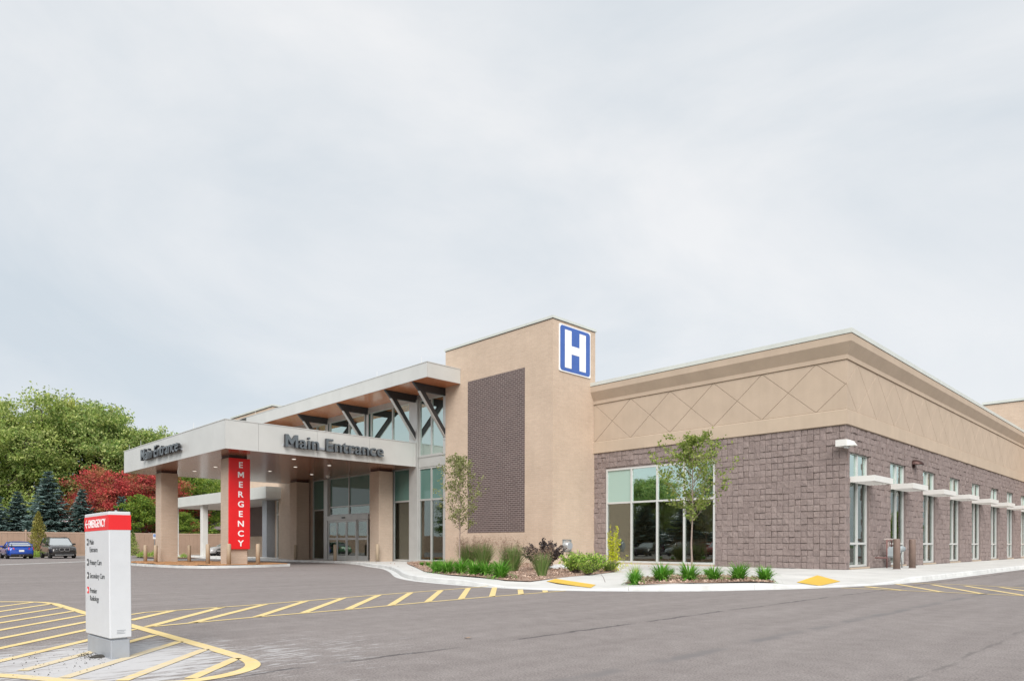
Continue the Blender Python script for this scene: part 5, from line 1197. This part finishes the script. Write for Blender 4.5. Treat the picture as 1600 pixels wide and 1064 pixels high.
BSH = bush_meshes(8, .55, .55, 'leaf_bright', 900, .09)
for i, (x, y, s, l_) in enumerate([(-72.5, 12.2, 1.0, 'low green shrub between the blue car and the SUV'), (-66.5, 19.2, .95, 'low green shrub right of the pylon, leftmost of the row'), (-66.0, 19.9, .95, 'low green shrub, middle of the row by the parking sign'), (-65.8, 20.7, .95, 'low green shrub at the foot of the parking sign'), (-62.0, 20.2, .7, 'low green shrub left of the white canopy post'), (-60.5, 20.6, .7, 'low green shrub at the foot of the white canopy post'), (-72.8, 17.3, .9, 'low shrub hidden beside the pylon edge')]): plant('shrub', l_, 'shrub', BSH, (x, y, -.2), s, i * .9, 'low shrubs at the far kerb')
sheet([(-67.6, 18.4), (-64.6, 18.5), (-58.5, 19.6), (-58.5, 21.6), (-64.5, 21.6), (-68, 21.2)], lambda x, y: zg(x), .06, .6, 'planting_bed', 'mulch', .05)

# blade plants -----------------------------------------------------------
def blades(seed, n_, length, spread, width, mat, seg=4, droop=1.0, base_r=.06, stiff=0.):
    g2 = np.random.default_rng(seed); a = g2.uniform(0, 6.283, n_); tilt = np.abs(g2.normal(0, spread, n_)) + .05 + stiff; L_ = length * g2.uniform(.65, 1.15, n_)
    b0 = np.stack([np.cos(a), np.sin(a), np.zeros(n_)], 1); p0 = b0 * (base_r * g2.uniform(0, 1, n_) ** .5)[:, None]; sd = np.stack([-np.sin(a), np.cos(a), np.zeros(n_)], 1)
    tw = g2.normal(0, .5, n_)[:, None]; sd = unit(sd * np.cos(tw) + b0 * np.sin(tw) * .6)
    pos = [p0]; ang = tilt.copy()
    for k in range(seg):
        stp = (L_ / seg)[:, None]; pos.append(pos[-1] + (b0 * np.sin(ang)[:, None] + np.array([0, 0, 1.]) * np.cos(ang)[:, None]) * stp); ang = np.minimum(ang + droop * (.18 + .25 * (k / seg)) * (.6 + tilt), 2.6)
    ws_ = [width * w for w in ([.7, 1.0, .9, .6, .08] if seg == 4 else list(np.linspace(1, .1, seg + 1)))]
    V = []; base = []
    Vv = np.stack([np.stack([p - sd * w / 2, p + sd * w / 2], 1) for p, w in zip(pos, ws_)], 1)   # n, seg+1, 2, 3
    n1 = (seg + 1) * 2; me = bpy.data.meshes.new('blades'); co = Vv.reshape(-1, 3); F = []
    idx = np.arange(n_)[:, None] * n1
    fc = np.concatenate([idx + np.array([2 * k, 2 * k + 1, 2 * k + 3, 2 * k + 2]) for k in range(seg)], 0); nf = len(fc)
    me.vertices.add(len(co)); me.vertices.foreach_set('co', co.reshape(-1).astype(np.float32)); me.loops.add(nf * 4); me.loops.foreach_set('vertex_index', fc.reshape(-1).astype(np.int32)); me.polygons.add(nf)
    me.polygons.foreach_set('loop_start', np.arange(0, nf * 4, 4, dtype=np.int32)); me.polygons.foreach_set('loop_total', np.full(nf, 4, dtype=np.int32)); me.materials.append(MATS[mat]); me.update(calc_edges=True)
    return me, co.reshape(n_, seg + 1, 2, 3)[:, -1, 0]
LILY = [blades(60 + k, 230, .50, .6, .028, 'blade_green', 4, 1.25, .1)[0] for k in range(3)]
def lily(loc, s, rz, label, group, k): t = thing('daylily', label, 'plant', loc, rz, group); t.scale = (s, s, s); link('blades', LILY[k % 3], t); return t
LG = 'daylily clumps in the entrance bed'; od = ['leftmost', 'second from left', 'third from left', 'fourth from left', 'fifth from left', 'rightmost']
for i, (x, y, s) in enumerate([(-17.76, 13.92, .95), (-17.13, 13.85, 1.0), (-16.48, 13.85, 1.08), (-15.36, 13.45, 1.0), (-14.98, 13.58, 1.0), (-13.87, 13.1, 1.1)]): lily((x, y, zwalk(x, y) + .02), s, i * 1.1, od[i] + ' of six bright green daylily clumps below the brick tower', LG, i)
LG2 = 'daylily clumps in the small kerb bed'
for i, (x, y, s) in enumerate([(-10.2, 14.25, .8), (-9.98, 15.1, 1.02), (-9.41, 15.5, 1.0), (-9.06, 16.1, .86), (-8.7, 16.75, 1.0), (-8.31, 17.4, .9)]): lily((x, y, zwalk(x, y) + .02), s, i * 1.7 + .4, od[i] + ' of six daylily clumps in the kerb bed under the wide window', LG2, i + 1)
for i, (x, y, s, l_) in enumerate([(-11.3, 17.6, .5, 'small faded tuft behind the second daylily of the kerb bed'), (-10.4, 18.2, .55, 'small faded tuft behind the fourth daylily of the kerb bed'), (-23.9, 17.9, .42, 'tiny green tuft at the left tip of the entrance bed'), (-23.2, 17.7, .45, 'small green tuft second from the left tip of the entrance bed'), (-21.6, 16.9, .6, 'low brownish tuft before the leftmost daylily')]): lily((x, y, zwalk(x, y) + .02), s, i, l_, 'small tufts in the beds', i)
# ornamental grasses with plumes
def grass_meshes(seed, n_, H, spread):
    b, _ = blades(seed, n_, H, spread, .011, 'grass_blade', 4, .55, .14); p, tips = blades(seed + 1, n_ // 5, H * 1.2, spread * .8, .005, 'grass_plume', 4, .35, .12)
    g2 = np.random.default_rng(seed); C_ = np.repeat(tips, 7, 0) + g2.normal(size=(len(tips) * 7, 3)) * np.array([.02, .02, .06]) - np.array([0, 0, .05])
    return b, p, quads_mesh('plumes', leaves(C_, .045, .3, 0, np.array([0, 0, .8])), 'grass_plume')
GR = grass_meshes(80, 900, .80, .30); GR2 = grass_meshes(90, 560, .72, .19)
for x, y, s, me, l_ in [(-21.99, 18.9, 1.15, GR, 'left of two ornamental grass clumps beside the young tree'), (-20.9, 18.75, 1.2, GR, 'right of two ornamental grass clumps beside the young tree'), (-16.5, 16.1, 1.12, GR, 'largest feathery grass clump beside the purple shrub'), (-13.62, 14.5, .92, GR2, 'upright tan grass clump in front of the purple shrub')]: plant('ornamental_grass', l_, 'grass', me, (x, y, zwalk(x, y) + .02), s, x, 'ornamental grasses in the entrance bed', ('blades', 'plume_stalks', 'plumes'))
# purple-leaved shrub: arching stems with rows of leaves
def arch_shrub(seed, ns, H, spread, mat, leaf, step=.05, bark='bark', aspect=.6, upright=.5):
    q = random.Random(seed); mb = MB(); cl = []; g2 = np.random.default_rng(seed)
    for k in range(ns):
        a = q.uniform(0, 6.28); sp = q.uniform(.1, 1) ** .7 * spread; h = H * q.uniform(.6, 1.05) * (1 - .35 * sp / spread)
        tip = Vector((sp * math.cos(a), sp * math.sin(a), h)); pts_ = limb(mb, (q.uniform(-.06, .06), q.uniform(-.06, .06), -.02), tip, .009, .003, q, 5, .06, 4)
        for i in range(len(pts_) - 1):
            m_ = max(1, int((pts_[i + 1] - pts_[i]).length / step))
            for j in range(m_):
                if (i + j / m_) / 5 < .22: continue
                p = pts_[i].lerp(pts_[i + 1], j / m_); cl += [tuple(p + Vector((q.uniform(-1, 1), q.uniform(-1, 1), q.uniform(-.5, 1))) * leaf * .7) for _ in range(3)]
    return mesh('stems', mb, bark, True), quads_mesh('foliage', leaves(np.array(cl), leaf, aspect, 0, np.array([0, 0, upright])), mat)
plant('purple_shrub', 'dark purple-leaved shrub with arching stems before the tower corner', 'shrub', arch_shrub(7, 95, 1.22, .82, 'leaf_purple', .088), (-16.9, 18.0, .14), (1.06, 1.06, 1.05), 0.4)
PER = arch_shrub(17, 60, .72, .5, 'leaf_bright', .075, .045); PER2 = arch_shrub(18, 52, .6, .48, 'leaf_lime', .06, .04)
PG = 'bright green perennials by the wing corner'
for x, y, s, me, l_ in [(-14.35, 16.9, 1.18, PER, 'bright green leafy perennial left of the group by the wing'), (-13.35, 16.25, .78, PER2, 'pale green perennial at the front of the group by the wing'), (-14.25, 17.7, 1.12, PER, 'bright green perennial in the middle of the group by the wing'), (-14.2, 18.4, .8, PER2, 'yellow green perennial beside the golden spire')]: plant('perennial', l_, 'plant', me, (x, y, zwalk(x, y) + .02), s, x * 3, PG)
# golden columnar shrub
q = random.Random(4); mb = MB(); cl = []
for k in range(15):
    a = q.uniform(0, 6.28); r_ = q.uniform(.02, .16); h = q.uniform(.85, 1.36); x0, y0 = r_ * math.cos(a), r_ * math.sin(a); mb.tube([(x0 * .5, y0 * .5, 0), (x0 * 1.2, y0 * 1.2, h)], [.006, .003], 4)
    for j in range(70): t_ = q.uniform(.3, 1.); cl.append((x0 * (.5 + .7 * t_) + q.uniform(-.03, .03), y0 * (.5 + .7 * t_) + q.uniform(-.03, .03), h * t_))
for j in range(420): cl.append((q.gauss(0, .2), q.gauss(0, .2), abs(q.gauss(.2, .15))))
plant('golden_shrub', 'golden yellow spire-like shrub against the left edge of the wide window', 'shrub', (mesh('stems', mb, 'bark_pale'), quads_mesh('foliage', leaves(np.array(cl), .055, .5, 0, np.array([0, 0, .8])), 'leaf_gold')), (-14.45, 18.95, .15), 1.2)
lt = blades(99, 40, .3, .3, .02, 'leaf_bright', 4, .5, .05)[0]; t = thing('yellow_shoot', 'yellow green shoot standing in the leftmost kerb-bed daylily', 'plant', (-10.35, 14.5, .16), 0); link('blades', lt, t); t.scale = (.9, .9, 1.5)
# young staked trees
def young_tree(seed, H, crown0, cw, nbr, mat, bark, leafn, leaf, lean=(0, 0), bias=0., sparse=1.):
    q = random.Random(seed); mb = MB(); cl = []
    top = Vector((lean[0], lean[1], H)); tr = limb(mb, (0, 0, -.05), top, .034, .008, q, 9, .012, 8)
    def up(t): i = min(int(t * 9), 8); return tr[i].lerp(tr[i + 1], t * 9 - i)
    for k in range(nbr):
        t = crown0 / H + (1 - crown0 / H) * (k / nbr) ** 1.0 * .96; s = up(t); a = k * 2.4 + q.uniform(-.4, .4); f = (t - crown0 / H) / (1 - crown0 / H)
        reach = cw / 2 * (math.sin(math.pi * min(1, .22 + f * .82)) ** .8) * q.uniform(.7, 1.1); rise = reach * q.uniform(.55, 1.1) + .1
        tip = s + Vector((reach * math.cos(a), reach * math.sin(a), rise)); br = limb(mb, s, tip, .011, .003, q, 4, .07, 5)
        for b in range(3):
            st_ = br[q.randint(1, 4)]; tp2 = st_ + Vector((q.uniform(-1, 1), q.uniform(-1, 1), q.uniform(.1, 1.1))) * reach * .42; b2 = limb(mb, st_, tp2, .005, .002, q, 2, .05, 4)
            for _ in range(int(leafn * q.uniform(.6, 1.4))):
                p = st_.lerp(tp2, q.uniform(.2, 1.1)); cl.append(tuple(p + Vector((q.gauss(0, 1), q.gauss(0, 1), q.gauss(0, 1))) * .055))
        for _ in range(leafn): p = br[1].lerp(br[4], q.uniform(.1, 1.15)); cl.append(tuple(p + Vector((q.gauss(0, 1), q.gauss(0, 1), q.gauss(0, 1))) * .06))
    return mesh('trunk', mb, bark, True), quads_mesh('crown', leaves(np.array(cl), leaf, .62, .35), mat)
place('young_tree', 'slender young tree with pale sparse leaves in front of the dark brick panel', 'tree', young_tree(12, 4.35, 1.35, 2.0, 44, 'leaf_young_b', 'bark_pale', 18, .085), (-21.0, 17.6, .15), 1., 1.0)
place('young_tree', 'young yellow green tree with forked trunk in front of the wide window', 'tree', young_tree(14, 4.45, 1.6, 2.45, 40, 'leaf_young', 'bark_pale', 25, .10), (-12.35, 20.5, .14), 1., 2.2)
# pale stones by the tower and a fallen leaf on the asphalt
a = MB()
for i in range(9):
    q = random.Random(i); ox, oy = -17.3 + q.uniform(-.7, .7), 19.4 + q.uniform(-.4, .6); a.hull([(ox + q.gauss(0, .09), oy + q.gauss(0, .07), .17 + abs(q.gauss(.03, .04))) for _ in range(14)])
tag(link('pale_stones', mesh('pale_stones', a, 'stone_white'), None, (0, 0, 0)), 'small pale stones at the back edge of the entrance bed', 'stones', kind='stuff')
lf = MB().add([(0, 0, .006), (.03, .02, .02), (.07, 0, .012), (.03, -.025, .018), (.1, .015, .03), (.075, .045, .022)], [(0, 1, 2, 3), (1, 5, 4, 2)]); solo('fallen_leaf', lf, 'grass_plume', 'single curled brown leaf lying on the asphalt', 'leaf', None, False, (-6.0, 5.1, .0))
